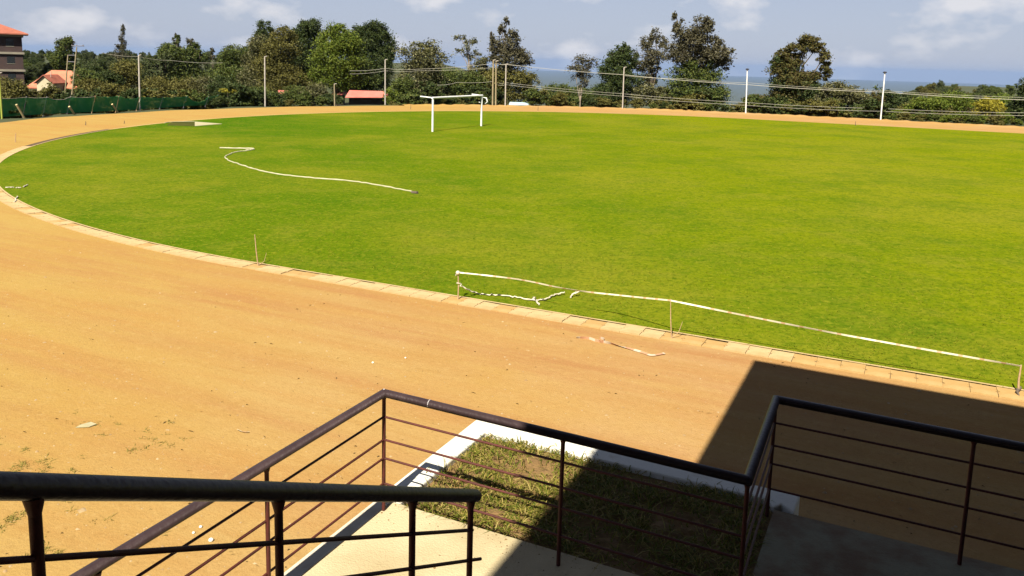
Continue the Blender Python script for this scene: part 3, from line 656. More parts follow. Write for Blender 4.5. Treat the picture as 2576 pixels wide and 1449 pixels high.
# litter and weeds on the apron
q = gp(217, 1068); mb = MB(); e = [gp(190, 1075, .012), gp(203, 1068, .02), gp(228, 1061, .012), gp(243, 1066, .02), gp(225, 1073, .015)]
mb.add(e + [v - up * .008 for v in e], [(0, 4, 3, 2, 1), (5, 6, 7, 8, 9)] + [(i, (i + 1) % 5, 5 + (i + 1) % 5, 5 + i) for i in range(5)])
tag(mb.build('paper_scrap', M_RAMP, None, at=q), 'pale flat scrap of paper lying on the dirt at lower left', 'litter')
for (x, y, r_, lab) in ((531, 1358, .026, 'largest white stone on the dirt beyond the stair rail'), (487, 1340, .016, 'small white stone between two rails'), (505, 1325, .018, 'white stone just above the largest white one'), (938, 912, .02, 'single white pebble on the open dirt'), (1020, 900, .016, 'tiny pale pebble beside the single white one')):
    mb = MB(); c = gp(x, y, r_ * .5); mb.tube([c - up * r_ * .6, c - up * .2 * r_, c + up * .5 * r_, c + up * .8 * r_], [r_ * .7, r_ * 1.15, r_ * .9, r_ * .3], 7)
    tag(mb.build('white_stone', M_WSTONE, None, at=c - up * r_ * .5), lab, 'stone')
tape([gp(598, 1080, .02), gp(612, 1086, .03), gp(628, 1087, .02)], .03, 'curled pale strip on the dirt left of the railing', m_=M_TAPE, twist=.5, flat=True, n=8)
wl = ['dry weed clump on the left dirt near the image edge', 'large green weed patch behind the stair rail post', 'small weeds on the dirt left of the railing', 'greenish weed tuft right of the small weeds', 'sprawling weed in the lower left corner', 'thin weed runner between post and long rail', 'faint weed tuft near the paper scrap', 'weed specks at the far left edge']
for i, (x, y, rx, n_) in enumerate(((110, 1170, .28, 160), (110, 1340, .35, 280), (310, 1128, .22, 80), (450, 1105, .25, 100), (30, 1380, .45, 170), (240, 1300, .2, 45), (230, 1050, .25, 50), (25, 1140, .3, 140))):
    c = gp(x, y); s0, t0 = ST(c)
    cs = RNG.normal(0, rx, (7, 2)) * np.array([1.5, .6])
    pk = RNG.integers(0, 7, n_); s = s0 + cs[pk, 0] + RNG.normal(0, .05, n_); t = t0 + cs[pk, 1] + RNG.normal(0, .03, n_)
    V, F = blades(n_, s, t, np.zeros(n_), .008, .025, .005, .04, c); o = raw_mesh('weed_patch', V, F, L_WEED, None, c); tag(o, wl[i], 'weeds', kind='stuff')

# ------------------------------------------------------------------ perimeter posts, wires, poles
def post_from_px(name, xb, yb, xt, yt, r_, m_, label, cat, Y=None, head=False, group=None):
    q = gp(xb, yb) if Y is None else dp(xb, yb, Y)
    if Y is not None: q.z = terrain_z(q.x, q.y)
    d = ray(xt, yt); k = q.y / d.y; top = Vector((0, 0, CAM_H)) + d * k
    e = thing(name, q, label, cat, group)
    mb = MB(); mb.tube([q - up * .2, top], [r_, r_ * .85], 10); mb.build('shaft', m_, e)
    if head:
        mb = MB(); mb.tube([top - up * .02, top + up * .04, top + up * .13, top + up * .18], [.06, .20, .20, .06], 10); mb.build('lamp_head', M_DARKMET, e)
    else:
        mb = MB(); mb.tube([top + EV * -.02, top + up * .08 + EV * .3], [.05, .04], 6); mb.build('bracket', M_POST, e)
    return q, top
PL = [(352, 275, 349, 140, 'leftmost tall white perimeter post, in front of the green net'), (667, 265, 666, 143, 'tall white perimeter post before the olive trees'), (969, 262, 969, 151, 'tall white post beside the red roofed shed'), (1271, 268, 1273, 162, 'tall white post just right of the twin poles'), (1566, 275, 1570, 170, 'tall white post in front of the dark dense tree'), (1876, 287, 1880, 176, 'tall white lamp post right of the biggest tree'), (2215, 304, 2226, 184, 'rightmost tall white lamp post')]
posts = []
for i, (a, b, c, d_, lab) in enumerate(PL):
    posts.append(post_from_px('perimeter_post', a, b, c, d_, .08, M_POST if i < 5 else M_METW, lab, 'post', head=i > 4, group='white posts along the far side of the track'))
for i, (a, b, c, d_, lab) in enumerate(((1239, 267, 1241, 152, 'left one of the twin wooden poles behind the goal'), (1247, 267, 1248, 154, 'right one of the twin wooden poles behind the goal'), (842, 262, 841, 212, 'short pale post in front of the bright green tree'))):
    post_from_px('wooden_pole', a, b, c, d_, .10 if i < 2 else .08, M_WOOD, lab, 'pole')
def wire(pts, r_, label, Ys):
    P = [dp(x, y, Y) for (x, y), Y in zip(pts, Ys)]; vs = []
    out_ = []
    for i in range(len(P) - 1):
        for k in range(8):
            u_ = k / 8; out_.append(P[i].lerp(P[i + 1], u_) - up * .10 * 4 * u_ * (1 - u_))
    out_.append(P[-1]); mb = MB(); mb.tube(out_, r_ * .55, 5); tag(mb.build('overhead_wire', M_WIRE, None, at=P[0]), label, 'wire')
wire([(1245, 158), (1273, 162), (1569, 188), (1879, 213), (2226, 232), (2600, 252)], .04, 'uppermost overhead wire running right from the twin poles', [98.6, 98.6, 98.8, 95.8, 90, 84])
wire([(1569, 190), (1720, 198), (1879, 208), (2226, 228), (2600, 246)], .022, 'upper wire just beside the uppermost one, right half', [99.3, 98, 96.4, 90.6, 84.6])
wire([(1245, 207), (1273, 208), (1569, 236), (1879, 258), (2222, 273), (2600, 284)], .024, 'upper one of the two lower wires', [98.6, 98.6, 98.8, 95.8, 90, 84])
wire([(1245, 212), (1273, 213), (1569, 242), (1879, 265), (2222, 280), (2600, 291)], .024, 'lowest overhead wire on the right', [98.2, 98.2, 98.4, 95.4, 89.6, 83.6])
wire([(880, 178), (969, 172), (1050, 174), (1241, 160)], .026, 'upper wire passing the post by the red shed', [98, 96.2, 97, 98.6])
wire([(880, 186), (969, 178), (1050, 178), (1241, 170)], .022, 'second wire below it by the red shed post', [98, 96.2, 97, 98.6])
wire([(1100, 214), (1150, 207), (1241, 205)], .022, 'short low wire left of the twin poles', [98, 98, 98.6])
wire([(255, 133), (349, 142), (430, 152), (560, 158)], .022, 'wire at the top of the leftmost post', [74, 76, 79, 82])
# two-legged power pole
hp = thing('power_pole', dp(178, 248, 88), 'two legged wooden power pole with crossarms at left', 'power pole')
hz = terrain_z(*dp(178, 248, 88).xy)
def P88(x, y): return dp(x, y, 88)
for a, b in (((163, 248), (171, 138)), ((180, 248), (193, 118))):
    mb = MB(); p0 = P88(*a); mb.tube([Vector((p0.x, p0.y, hz - .3)), p0, P88(*b)], [.085, .085, .06], 8); mb.build('leg', M_WOOD, hp)
for a, b in (((171, 139), (190, 139)), ((170, 155), (188, 156)), ((180, 115), (212, 116))):
    mb = MB(); mb.tube([P88(*a), P88(*b)], .04, 6); mb.build('crossarm', M_MAST, hp)
for x in (181, 193, 209):
    mb = MB(); mb.tube([P88(x, 115.5), P88(x, 112)], [.06, .04], 6); mb.build('insulator', M_MAST, hp)

# yellow pole at the left edge
post_from_px('yellow_pole', 5, 297, -2, 185, .07, M_YEL, 'bright yellow green pole cut by the left image edge', 'pole')

# ------------------------------------------------------------------ green net fence
fence = thing('net_fence', gp(280, 280), 'green shade net fence along the left end of the track', 'fence')
NF = [(-30, 298, 247), (67, 291, 245), (118, 288, 245), (178, 285, 244), (240, 282, 243), (300, 279, 243), (352, 276, 244), (410, 272, 246), (470, 268, 243), (525, 265, 244), (549, 262, 240)]
PN = []
for (x, yb, yt) in NF:
    q = gp(x, yb) + EV * -.5; d = ray(x, yt); top = Vector((0, 0, CAM_H)) + d * (q.y / d.y); PN.append((q, top))
    mb = MB(); mb.tube([q - up * .2, top + up * .08], .032, 7); mb.build('fence_post', M_MAST if x % 4 else M_STAKE, fence)
for i in range(len(PN) - 1):
    (a0, a1), (b0, b1) = PN[i], PN[i + 1]; nx, ny = 14, 6; vs = []; fs = []
    sagk = .55 if i == len(PN) - 3 else (.22 if i in (2, 5) else .07); ph = random.uniform(0, 6)
    for j in range(ny + 1):
        for k in range(nx + 1):
            u_ = k / nx; lo = a0.lerp(b0, u_); hi = a1.lerp(b1, u_) - up * sagk * 4 * u_ * (1 - u_)
            q = lo.lerp(hi, j / ny) + EV * (.07 + .10 * math.sin(u_ * 11 + ph + j * .5) * (j / ny) + random.uniform(-.02, .02)); vs.append(q)
    for j in range(ny):
        for k in range(nx): a = j * (nx + 1) + k; fs.append((a, a + 1, a + nx + 2, a + nx + 1))
    mb = MB(); mb.add(vs, fs, True); o = mb.build('net_panel', M_NET, fence)
    mb = MB(); mb.tube([v + up * .02 for v in vs[-(nx + 1):]], .010, 5); mb.build('net_rope', M_POST if i < 4 else M_NET, fence)
for i, (x0, y0, x1, y1, lab) in enumerate(((41, 263, 62, 295, 'nearest leaning timber prop of the green net'), (174, 268, 188, 286, 'middle leaning timber prop of the green net'), (282, 262, 297, 281, 'farthest leaning timber prop of the green net'))):
    q = gp(x1, y1); d = ray(x0, y0); top = Vector((0, 0, CAM_H)) + d * ((q.y - .6) / d.y); e = thing('timber_prop', q, lab, 'prop')
    mb = MB(); mb.tube([q - up * .1, top], .085, 6); mb.build('pole', M_PROP, e)

# ------------------------------------------------------------------ buildings
def hip_roof(mb, c, ax, ay, lx, ly, z0, h, ridge):
    a, b, c1, d_ = c - ax * lx - ay * ly, c + ax * lx - ay * ly, c + ax * lx + ay * ly, c - ax * lx + ay * ly
    for q in (a, b, c1, d_): q.z = z0
    r0, r1 = c - ax * ridge, c + ax * ridge; r0.z = r1.z = z0 + h
    lo = [q - up * .18 for q in (a, b, c1, d_)]
    mb.add([a, b, c1, d_, r0, r1] + lo, [(0, 1, 5, 4), (1, 2, 5), (2, 3, 4, 5), (3, 0, 4), (6, 7, 1, 0), (7, 8, 2, 1), (8, 9, 3, 2), (9, 6, 0, 3), (9, 8, 7, 6)])
def building(name, c, ax, ay, lx, ly, z0, floors, fh, label, wallm, roofm, over=1.0, rh=2.2, ridge=2.0, bands=True):
    e = thing(name, Vector((c.x, c.y, z0)), label, 'building')
    for i in range(floors):
        zz = z0 + i * fh; mb = MB(); mb.box(Vector((c.x, c.y, zz)) - ax * lx - ay * ly, ax * 2 * lx, ay * 2 * ly, up * (fh - .35)); mb.build('wall', wallm, e)
        if bands:
            mb = MB(); mb.box(Vector((c.x, c.y, zz + fh - .35)) - ax * (lx + .25) - ay * (ly + .25), ax * 2 * (lx + .25), ay * 2 * (ly + .25), up * .35); mb.build('floor_slab', M_BAND, e)
        nwin = max(2, int(lx / 1.6))
        for k in range(nwin):
            x0 = -lx + (k + .5) * 2 * lx / nwin - .55
            mb = MB(); q = Vector((c.x, c.y, zz + .95)) + ax * x0 - ay * (ly + .03); mb.box(q, ax * 1.1, ay * .06, up * 1.2); wn = mb.build('window', M_GLASS, e)
            mb = MB(); mb.box(q - ax * .06 - ay * .02 - up * .07, ax * 1.22, ay * .1, up * .065); mb.build('sill', M_BAND, wn)
    mb = MB(); hip_roof(mb, Vector((c.x, c.y, 0)), ax, ay, lx + over, ly + over, z0 + floors * fh + .19, rh, ridge); mb.build('roof', roofm, e)
    return e
# multi storey block cut by the left edge; its right corner stands at x=54
Yb = 140.0; cr_ = dp(54, 86, Yb); eave = dp(30, 84, Yb).z
axb, ayb = Vector((.86, .51, 0)).normalized(), Vector((-.51, .86, 0)).normalized()
cb = Vector((cr_.x, cr_.y, 0)) - axb * 7 + ayb * 5.5; fh = 2.85; zb = eave - 5 * fh - .2
building('storey_block', cb, axb, ayb, 7, 5.5, zb, 5, fh, 'dark brick multi storey block with red tiled roof at the left edge', M_BRICK, M_TILE, over=1.0, rh=2.3, ridge=2.0)
# orange roofed house
Yh = 125.0; p0, p1 = dp(64, 222, Yh), dp(196, 222, Yh); ch = (p0 + p1) / 2; lx = (p1 - p0).length / 2 - .6
axh, ayh = Vector((.985, .17, 0)), Vector((-.17, .985, 0)); zr = dp(150, 222, Yh).z
building('tiled_house', Vector((ch.x, ch.y + 3, 0)), axh, ayh, lx, 3, zr - 2.8, 1, 2.7, 'low house with orange tiled roof behind the power pole', M_CREAM, M_TILE2, over=.6, rh=2.5, ridge=lx * .42, bands=False)
ga = dp(112, 208, Yh - 3); e = thing('gabled_annex', Vector((ga.x, ga.y, zr - 2.8)), 'small cream gabled annex at the left of the orange roofed house', 'building')
mb = MB(); wv = 1.15; hh = dp(112, 208, Yh - 3).z; zb0 = zr - 2.8
a_, b_ = Vector((ga.x - wv, ga.y, 0)), Vector((ga.x + wv, ga.y, 0)); dpv = Vector((0, 3.4, 0))
mb.add([a_ + up * zb0, b_ + up * zb0, b_ + up * hh, (a_ + b_) / 2 + up * (hh + 1.0), a_ + up * hh, a_ + up * zb0 + dpv, b_ + up * zb0 + dpv, b_ + up * hh + dpv, (a_ + b_) / 2 + up * (hh + 1.0) + dpv, a_ + up * hh + dpv], [(0, 1, 2, 3, 4), (9, 8, 7, 6, 5), (1, 6, 7, 2), (5, 0, 4, 9)]); mb.build('wall', M_CREAM, e)
mb = MB(); t_ = (a_ + b_) / 2 + up * (hh + 1.06) - Vector((0, .3, 0)); dv = Vector((0, 4.0, 0))
for q in (a_ + up * (hh - .15) - Vector((.3, .3, 0)), b_ + up * (hh - .15) - Vector((-.3, .3, 0))):
    mb.add([t_, q, q + dv, t_ + dv, t_ + up * .1, q + up * .1, q + dv + up * .1, t_ + dv + up * .1], [(0, 1, 2, 3), (4, 7, 6, 5), (0, 4, 5, 1), (1, 5, 6, 2), (3, 2, 6, 7)])
mb.build('roof', M_TILE, e)
mb = MB(); q = dp(128, 180, Yh - 2); mb.tube([dp(128, 196, Yh - 2), q], .06, 6); mb.build('chimney_pipe', M_POST, e)
# red shed behind the far straight
def shed(xl, xr, ytop, yeave, Y, label, roofm, wallm, dep=4.0, name='tin_shed', wall_h=1.9, inset=.14):
    a_, b_ = dp(xl, yeave, Y), dp(xr, yeave + (xr - xl) * .0, Y); ht = dp((xl + xr) / 2, ytop, Y + 2).z
    zb_ = min(a_.z, b_.z) - wall_h; e = thing(name, Vector(((a_.x + b_.x) / 2, Y + dep / 2, zb_)), label, 'shed')
    wdt = (b_ - a_).length
    mb = MB(); mb.add([a_, b_, Vector((b_.x - wdt * inset, Y + dep / 2, ht)), Vector((a_.x + wdt * inset * .25, Y + dep / 2, ht)), Vector((a_.x, Y + dep, a_.z)), Vector((b_.x, Y + dep, b_.z))], [(0, 1, 2, 3), (3, 2, 5, 4), (1, 5, 2), (0, 3, 4)]); o = mb.build('roof', roofm, e); so = o.modifiers.new('thick', 'SOLIDIFY'); so.thickness = .06
    mb = MB(); mb.box(Vector((a_.x + .35, Y + .8, zb_)), Vector((wdt - .7, 0, 0)), Vector((0, dep - 1.6, 0)), up * (wall_h - .12)); wl_ = mb.build('wall', wallm, e)
    mb = MB(); mb.box(Vector((a_.x + wdt * .35, Y + .77, zb_ + .1)), Vector((1.0, 0, 0)), Vector((0, .05, 0)), up * 1.55); mb.build('door', M_DARK, e)
    return e
shed(868, 974, 228, 245, 112, 'long shed with salmon red sheet roof right of the bright green tree', M_REDSHEET, M_DARK, wall_h=2.3)
shed(690, 718, 227, 236, 116, 'red sheet roof glimpsed between the left trees', M_REDSHEET, M_DARK, inset=.05)
shed(832, 862, 229, 238, 117, 'red roof end glimpsed behind the bright green tree trunk', M_REDSHEET, M_DARK, inset=.05)
shed(1280, 1330, 257, 264, 112, 'pale blue sheet roof low behind the far track', M_BLUE, M_CREAM, inset=.2)
shed(352, 402, 212, 219, 190, 'small white roofed hut among the left scrub', M_STRIP, M_DARK, inset=.05)

# ------------------------------------------------------------------ trees
def leaf_cloud(lobes, leaf, dens, clump=.32, flat=.0, rng=RNG, hollow=.35):
    """leaf quads spread in clumps through a set of ellipsoids (cx,cy,cz,rx,ry,rz)"""
    out_ = []; leaf = leaf * .82
    for (x, y, z, rx, ry, rz) in lobes:
        area = math.pi * (rx * rz + rx * ry + ry * rz) / 3.0; n = max(60, int(7.8 * dens * area / (leaf * leaf)))
        nc = max(7, int(n / 60)); d_ = rng.normal(0, 1, (nc, 3)); d_ /= np.linalg.norm(d_, axis=1)[:, None]
        rr = hollow + (1 - hollow) * rng.uniform(0, 1, nc) ** .6; cc = d_ * rr[:, None]
        pk = rng.integers(0, nc, n); wgt = rng.uniform(.5, 1.3, nc)
        p = cc[pk] + rng.normal(0, clump * .5, (n, 3)) * wgt[pk][:, None]
        out_.append(p * np.array([rx, ry, rz]) + np.array([x, y, z]))
    P = np.concatenate(out_); n = len(P)
    a = rng.normal(0, 1, (n, 3)); a[:, 2] *= .6; a /= np.linalg.norm(a, axis=1)[:, None]
    b = np.cross(a, rng.normal(0, 1, (n, 3))); b /= np.linalg.norm(b, axis=1)[:, None]
    sz = leaf * rng.uniform(.55, 1.25, n)[:, None]
    V = np.stack([P - a * sz * .62, P + b * sz * .30 - a * sz * .05, P + a * sz * .62, P - b * sz * .30 + a * sz * .05], 1)
    return V.reshape(-1, 3), np.arange(4 * n).reshape(-1, 4)
def limb(mb, p0, p1, r0, r1, bend=.12):
    L_ = (p1 - p0).length; mid = p0.lerp(p1, .5) + Vector((random.uniform(-1, 1), random.uniform(-1, 1), random.uniform(0, .6))) * L_ * bend
    mb.tube([p0, mid, p1], [r0, (r0 + r1) / 2, r1], 6)
def tree_px(name, Y, xb, lobes_px, lm, label, cat='tree', leaf=.30, dens=2.6, clump=.32, bark=None, trunk_r=.22, group=None, base_y=None, fork=.45, extra=(), hollow=.35):
    """a tree rooted at column xb and distance Y whose crown lobes are sized from the photograph"""
    q = dp(xb, 260, Y); z = terrain_z(q.x, q.y); q = Vector((q.x, q.y, z))
    e = thing(name, q, label, cat, group); k = Y / FPX; lobes = []
    for L_ in lobes_px:
        x, y, rx, ry = L_[:4]; rx *= 1.13; ry *= 1.13; c = dp(x, y, Y); dep = (rx + ry) / 2 * k
        off = random.uniform(-.45, .45) * dep if len(lobes_px) > 1 else 0
        lobes.append((c.x - q.x, c.y + off - q.y, c.z - z, rx * k, dep, ry * k))
    V, F = leaf_cloud(lobes, leaf, dens, clump, hollow=hollow); raw_mesh('crown', V, F, lm, e)
    for nm, lpx, lm2 in extra:
        lb2 = []
        for (x, y, rx, ry) in lpx:
            c = dp(x, y, Y); dep = (rx + ry) / 2 * k; lb2.append((c.x - q.x, c.y - q.y - random.uniform(0, .5) * dep, c.z - z, rx * k, dep, ry * k))
        V, F = leaf_cloud(lb2, leaf, dens, clump, hollow=hollow); raw_mesh(nm, V, F, lm2, e)
    cz = min(l[2] - l[5] * .3 for l in lobes); hi = max(lobes, key=lambda l: l[2])
    f = q + Vector((0, 0, max(.6, (hi[2]) * fork))); cxm = sum(l[0] for l in lobes) / len(lobes)
    f = f + Vector((cxm * .3, 0, 0))
    mb = MB(); mb.tube([q - up * .3, q + up * .1, q.lerp(f, .6) + Vector((random.uniform(-.15, .15), 0, 0)), f], [trunk_r * 1.35, trunk_r * 1.1, trunk_r * .85, trunk_r * .7], 8)
    for l in lobes:
        c = q + Vector(l[:3]); limb(mb, f, c, trunk_r * .55, trunk_r * .18)
        for _ in range(3):
            v = Vector((random.gauss(0, 1), random.gauss(0, 1), random.gauss(.3, .8))).normalized(); limb(mb, c - Vector((0, 0, l[5] * .3)), c + Vector((v.x * l[3], v.y * l[4], v.z * l[5])) * .85, trunk_r * .2, trunk_r * .05)
    mb.build('trunk', bark or M_BARK, e)
    return e

T = tree_px
# left group
T('bronze_tree', 150, 158, [(165, 118, 17, 22), (155, 150, 28, 24), (168, 172, 24, 26), (140, 185, 26, 26)], L_MID, 'tall tree with bronze top behind the power pole', leaf=.34)
T('bronze_top_tree', 152, 163, [(167, 108, 13, 16), (164, 126, 16, 14)], L_PURP, 'narrow bronze crown rising above the power pole tree', leaf=.32, trunk_r=.15)
T('spire_tree', 230, 303, [(313, 68, 4, 8), (310, 84, 6, 11), (307, 102, 8, 11), (304, 122, 13, 10), (303, 138, 18, 9)], L_PURP, 'solitary tall thin spire tree above the left ridge', leaf=.42, dens=1.7, trunk_r=.22, clump=.5)
T('crested_tree', 165, 440, [(443, 102, 9, 12), (420, 128, 20, 18), (448, 135, 34, 22), (490, 128, 14, 18), (505, 142, 14, 14), (440, 172, 58, 30), (470, 205, 60, 30)], L_MID, 'broad tree with two crests left of centre of the left wood', leaf=.36)
for x, y, rx, ry, lab in ((443, 98, 9, 13, 'tallest bronze crest above the broad left tree'), (477, 112, 10, 15, 'second bronze crest right of the tallest one'), (492, 120, 8, 12, 'third small bronze crest over the left wood'), (534, 128, 6, 9, 'lone dark tuft tree right of the bronze crests')):
    T('crest_tree', 168, x + 3, [(x, y, rx, ry), (x + 2, y + ry * 1.6, rx * 1.1, ry)], L_PURP, lab, leaf=.34, trunk_r=.12, dens=2)
T('rounded_tree', 150, 600, [(600, 135, 34, 20), (575, 158, 30, 24), (625, 165, 34, 30), (600, 195, 55, 34)], L_MID, 'rounded green tree left of the tallest wood', leaf=.34)
T('dark_cap_tree', 165, 665, [(666, 74, 20, 17), (658, 96, 20, 18), (675, 115, 26, 24)], L_DARK, 'dark domed tree top behind the olive tree', leaf=.34, dens=3.2)
T('grey_green_tree', 140, 652, [(655, 112, 24, 24), (645, 150, 32, 34), (650, 195, 40, 36)], L_LOOSE, 'grey green tree at the left flank of the wood', leaf=.32)
T('olive_tree', 132, 702, [(712, 92, 28, 20), (705, 122, 40, 30), (690, 165, 46, 34), (715, 205, 52, 34)], L_OLIVE, 'tall olive green tree in the middle of the left wood', leaf=.30, dens=3)
T('dark_twin_tree', 140, 772, [(760, 78, 22, 22), (785, 72, 22, 22), (770, 108, 38, 30), (765, 150, 42, 34), (760, 195, 50, 34)], L_DARK, 'dark green twin topped tree left of the bright one', leaf=.30, dens=3)
T('bright_green_tree', 118, 848, [(850, 82, 28, 20), (830, 108, 34, 26), (872, 110, 34, 28), (850, 145, 56, 34), (846, 188, 56, 34)], L_BRIGHT, 'large bright yellow green tree in front of the wood', leaf=.27, dens=3, trunk_r=.26)
T('dark_dome_tree', 135, 930, [(940, 72, 20, 18), (955, 80, 20, 20), (925, 100, 40, 28), (960, 120, 28, 34), (905, 88, 22, 22), (935, 150, 46, 36), (945, 195, 42, 36)], L_DARK, 'dark green many domed tree right of the bright one', leaf=.30, dens=3.2)
T('side_dome_tree', 138, 975, [(978, 118, 15, 18), (972, 140, 18, 18)], L_MID, 'small grey green dome on the right shoulder of the dark tree', leaf=.3, trunk_r=.12)
T('filler_tree', 126, 910, [(905, 170, 30, 22), (915, 205, 32, 22), (890, 225, 30, 16)], L_MID, 'green tree over the salmon roofed shed', leaf=.28, trunk_r=.14)
T('loose_tree', 112, 1062, [(1072, 125, 36, 20), (1045, 150, 40, 28), (1085, 155, 38, 30), (1062, 195, 52, 34), (1065, 235, 46, 24)], L_LOOSE, 'loose leaved rounded tree left of the goal', leaf=.34, dens=1.8, clump=.42)
T('wispy_tree', 125, 1182, [(1160, 95, 16, 7), (1183, 108, 17, 14), (1175, 128, 12, 14), (1200, 132, 10, 9), (1155, 128, 10, 6), (1185, 145, 8, 10)], L_LOOSE, 'thin wispy tree with bare pale stems and small crown', leaf=.30, dens=1.1, clump=.45, bark=M_PBARK, trunk_r=.15, fork=.55)
T('undergrowth_tree', 118, 1150, [(1130, 205, 44, 28), (1170, 225, 40, 26), (1120, 240, 44, 20), (1190, 205, 30, 24)], L_MID, 'green undergrowth tree left of the twin poles', leaf=.27, trunk_r=.12)
T('bronze_poplar', 122, 1270, [(1274, 58, 6, 14), (1262, 78, 9, 18), (1238, 95, 7, 20), (1290, 85, 18, 20), (1275, 115, 30, 26), (1245, 130, 20, 22), (1310, 135, 20, 20), (1280, 155, 40, 26), (1322, 152, 16, 14)], L_PURP, 'tall ragged bronze tree behind the twin poles', leaf=.34, dens=1.9, clump=.42, hollow=.2, extra=[('lower_crown', [(1290, 195, 46, 26), (1250, 205, 36, 30), (1330, 205, 30, 24), (1300, 235, 50, 20), (1350, 232, 30, 16)], L_OLIVE)])
T('cone_shrub', 124, 1205, [(1215, 160, 16, 16), (1205, 185, 26, 22), (1215, 215, 34, 26)], L_LOOSE, 'cone shaped shrub left of the twin poles', leaf=.28, trunk_r=.12)
T('airy_tree', 128, 1458, [(1468, 150, 22, 14), (1448, 168, 18, 16), (1482, 168, 18, 18), (1462, 190, 28, 16), (1470, 208, 16, 10)], L_PURP, 'airy see through tree with a bare trunk before the blue plain', leaf=.30, dens=.95, clump=.5, bark=M_PBARK, trunk_r=.13, fork=.5, hollow=.1)
T('round_bush', 135, 1430, [(1400, 232, 34, 18), (1450, 240, 44, 18), (1495, 246, 36, 16), (1410, 250, 60, 14)], L_MID, 'rounded green bush in the gap before the blue plain', leaf=.27, trunk_r=.1)
T('dark_dense_tree', 112, 1560, [(1568, 124, 16, 14), (1552, 146, 26, 20), (1575, 150, 24, 22), (1545, 178, 38, 24), (1570, 205, 44, 26), (1545, 235, 52, 22), (1530, 252, 40, 16)], L_DARK, 'dark dense tree left of the largest tree', leaf=.27, dens=3.2)
T('bronze_sprig_tree', 114, 1596, [(1600, 150, 13, 16), (1604, 170, 14, 14), (1620, 190, 16, 10)], L_PURP, 'bronze sprigs right of the dark dense tree', leaf=.28, dens=1.6, trunk_r=.1, clump=.45)
T('bronze_column_tree', 118, 1640, [(1645, 88, 14, 18), (1665, 105, 12, 18), (1628, 112, 16, 20), (1645, 140, 26, 22), (1635, 170, 26, 18), (1640, 200, 20, 14)], L_PURP, 'slim bronze tree directly left of the largest tree', leaf=.31, dens=1.7, clump=.42, hollow=.2)
T('largest_tree', 110, 1745, [(1700, 38, 7, 15), (1704, 66, 14, 18), (1722, 95, 26, 26), (1765, 72, 24, 24), (1780, 60, 12, 16), (1755, 105, 30, 26), (1800, 108, 16, 16), (1700, 130, 26, 24), (1745, 140, 44, 26), (1795, 140, 34, 22), (1832, 128, 14, 8), (1815, 160, 28, 14)], L_PURP, 'largest ragged bronze green tree on the right half', leaf=.31, dens=2.3, clump=.40, hollow=.2, trunk_r=.26, extra=[('lower_crown', [(1750, 168, 48, 24), (1715, 195, 44, 26), (1775, 200, 44, 28), (1740, 232, 66, 22), (1800, 235, 36, 20), (1700, 250, 44, 16), (1770, 256, 60, 14)], L_MID)])
T('sprawling_shrub', 110, 1650, [(1630, 232, 34, 20), (1670, 238, 32, 18), (1615, 252, 30, 14)], L_LOOSE, 'sprawling shrub left of the largest tree base', leaf=.26, trunk_r=.08)
T('gapped_tree', 104, 2000, [(2030, 100, 24, 14), (2028, 122, 22, 12), (2004, 148, 20, 16), (2046, 194, 22, 14), (2012, 116, 20, 12), (2052, 120, 18, 14), (2068, 146, 18, 18), (2078, 172, 14, 14), (2074, 190, 14, 12), (1985, 124, 18, 12), (1968, 142, 20, 18), (1985, 165, 30, 20), (1960, 178, 26, 24), (1990, 205, 40, 24), (2030, 205, 30, 20), (1985, 240, 46, 24), (2020, 250, 40, 18)], L_RUST, 'dark tree with a sky gap in its crown, right of the lamp post', leaf=.26, dens=2.9, hollow=.2, extra=[('inner_crown', [(1962, 165, 26, 24), (2040, 235, 40, 26), (1985, 175, 28, 22), (1975, 210, 38, 26), (2010, 225, 44, 26), (1985, 250, 46, 18)], L_DARK)])
T('pale_bush', 100, 2110, [(2100, 222, 34, 16), (2130, 235, 40, 18), (2150, 250, 34, 18), (2095, 250, 44, 22), (2120, 272, 60, 18)], L_LOOSE, 'large pale flecked bush right of the gapped tree', leaf=.27, dens=2.4)
T('edge_tree', 98, 2572, [(2570, 215, 14, 20), (2575, 245, 26, 24), (2578, 280, 34, 26)], L_DARK, 'dark tree cut by the right image edge', leaf=.28)
T('rust_bush', 102, 2205, [(2205, 262, 22, 18), (2200, 280, 24, 16), (2195, 245, 14, 12)], L_RUST, 'rusty bush beside the rightmost lamp post', leaf=.22, trunk_r=.08, cat='bush')
T('dark_knob_bush', 104, 2250, [(2240, 240, 22, 12), (2265, 248, 20, 12), (2255, 265, 34, 16)], L_DARK, 'dark knobbed bush right of the rightmost lamp post', leaf=.24, trunk_r=.08, cat='bush')
T('reddish_bush', 106, 1905, [(1895, 252, 24, 12), (1925, 256, 26, 12), (1900, 270, 40, 12)], L_RUST, 'reddish low bush right of the thin lamp post', leaf=.22, trunk_r=.08, cat='bush')
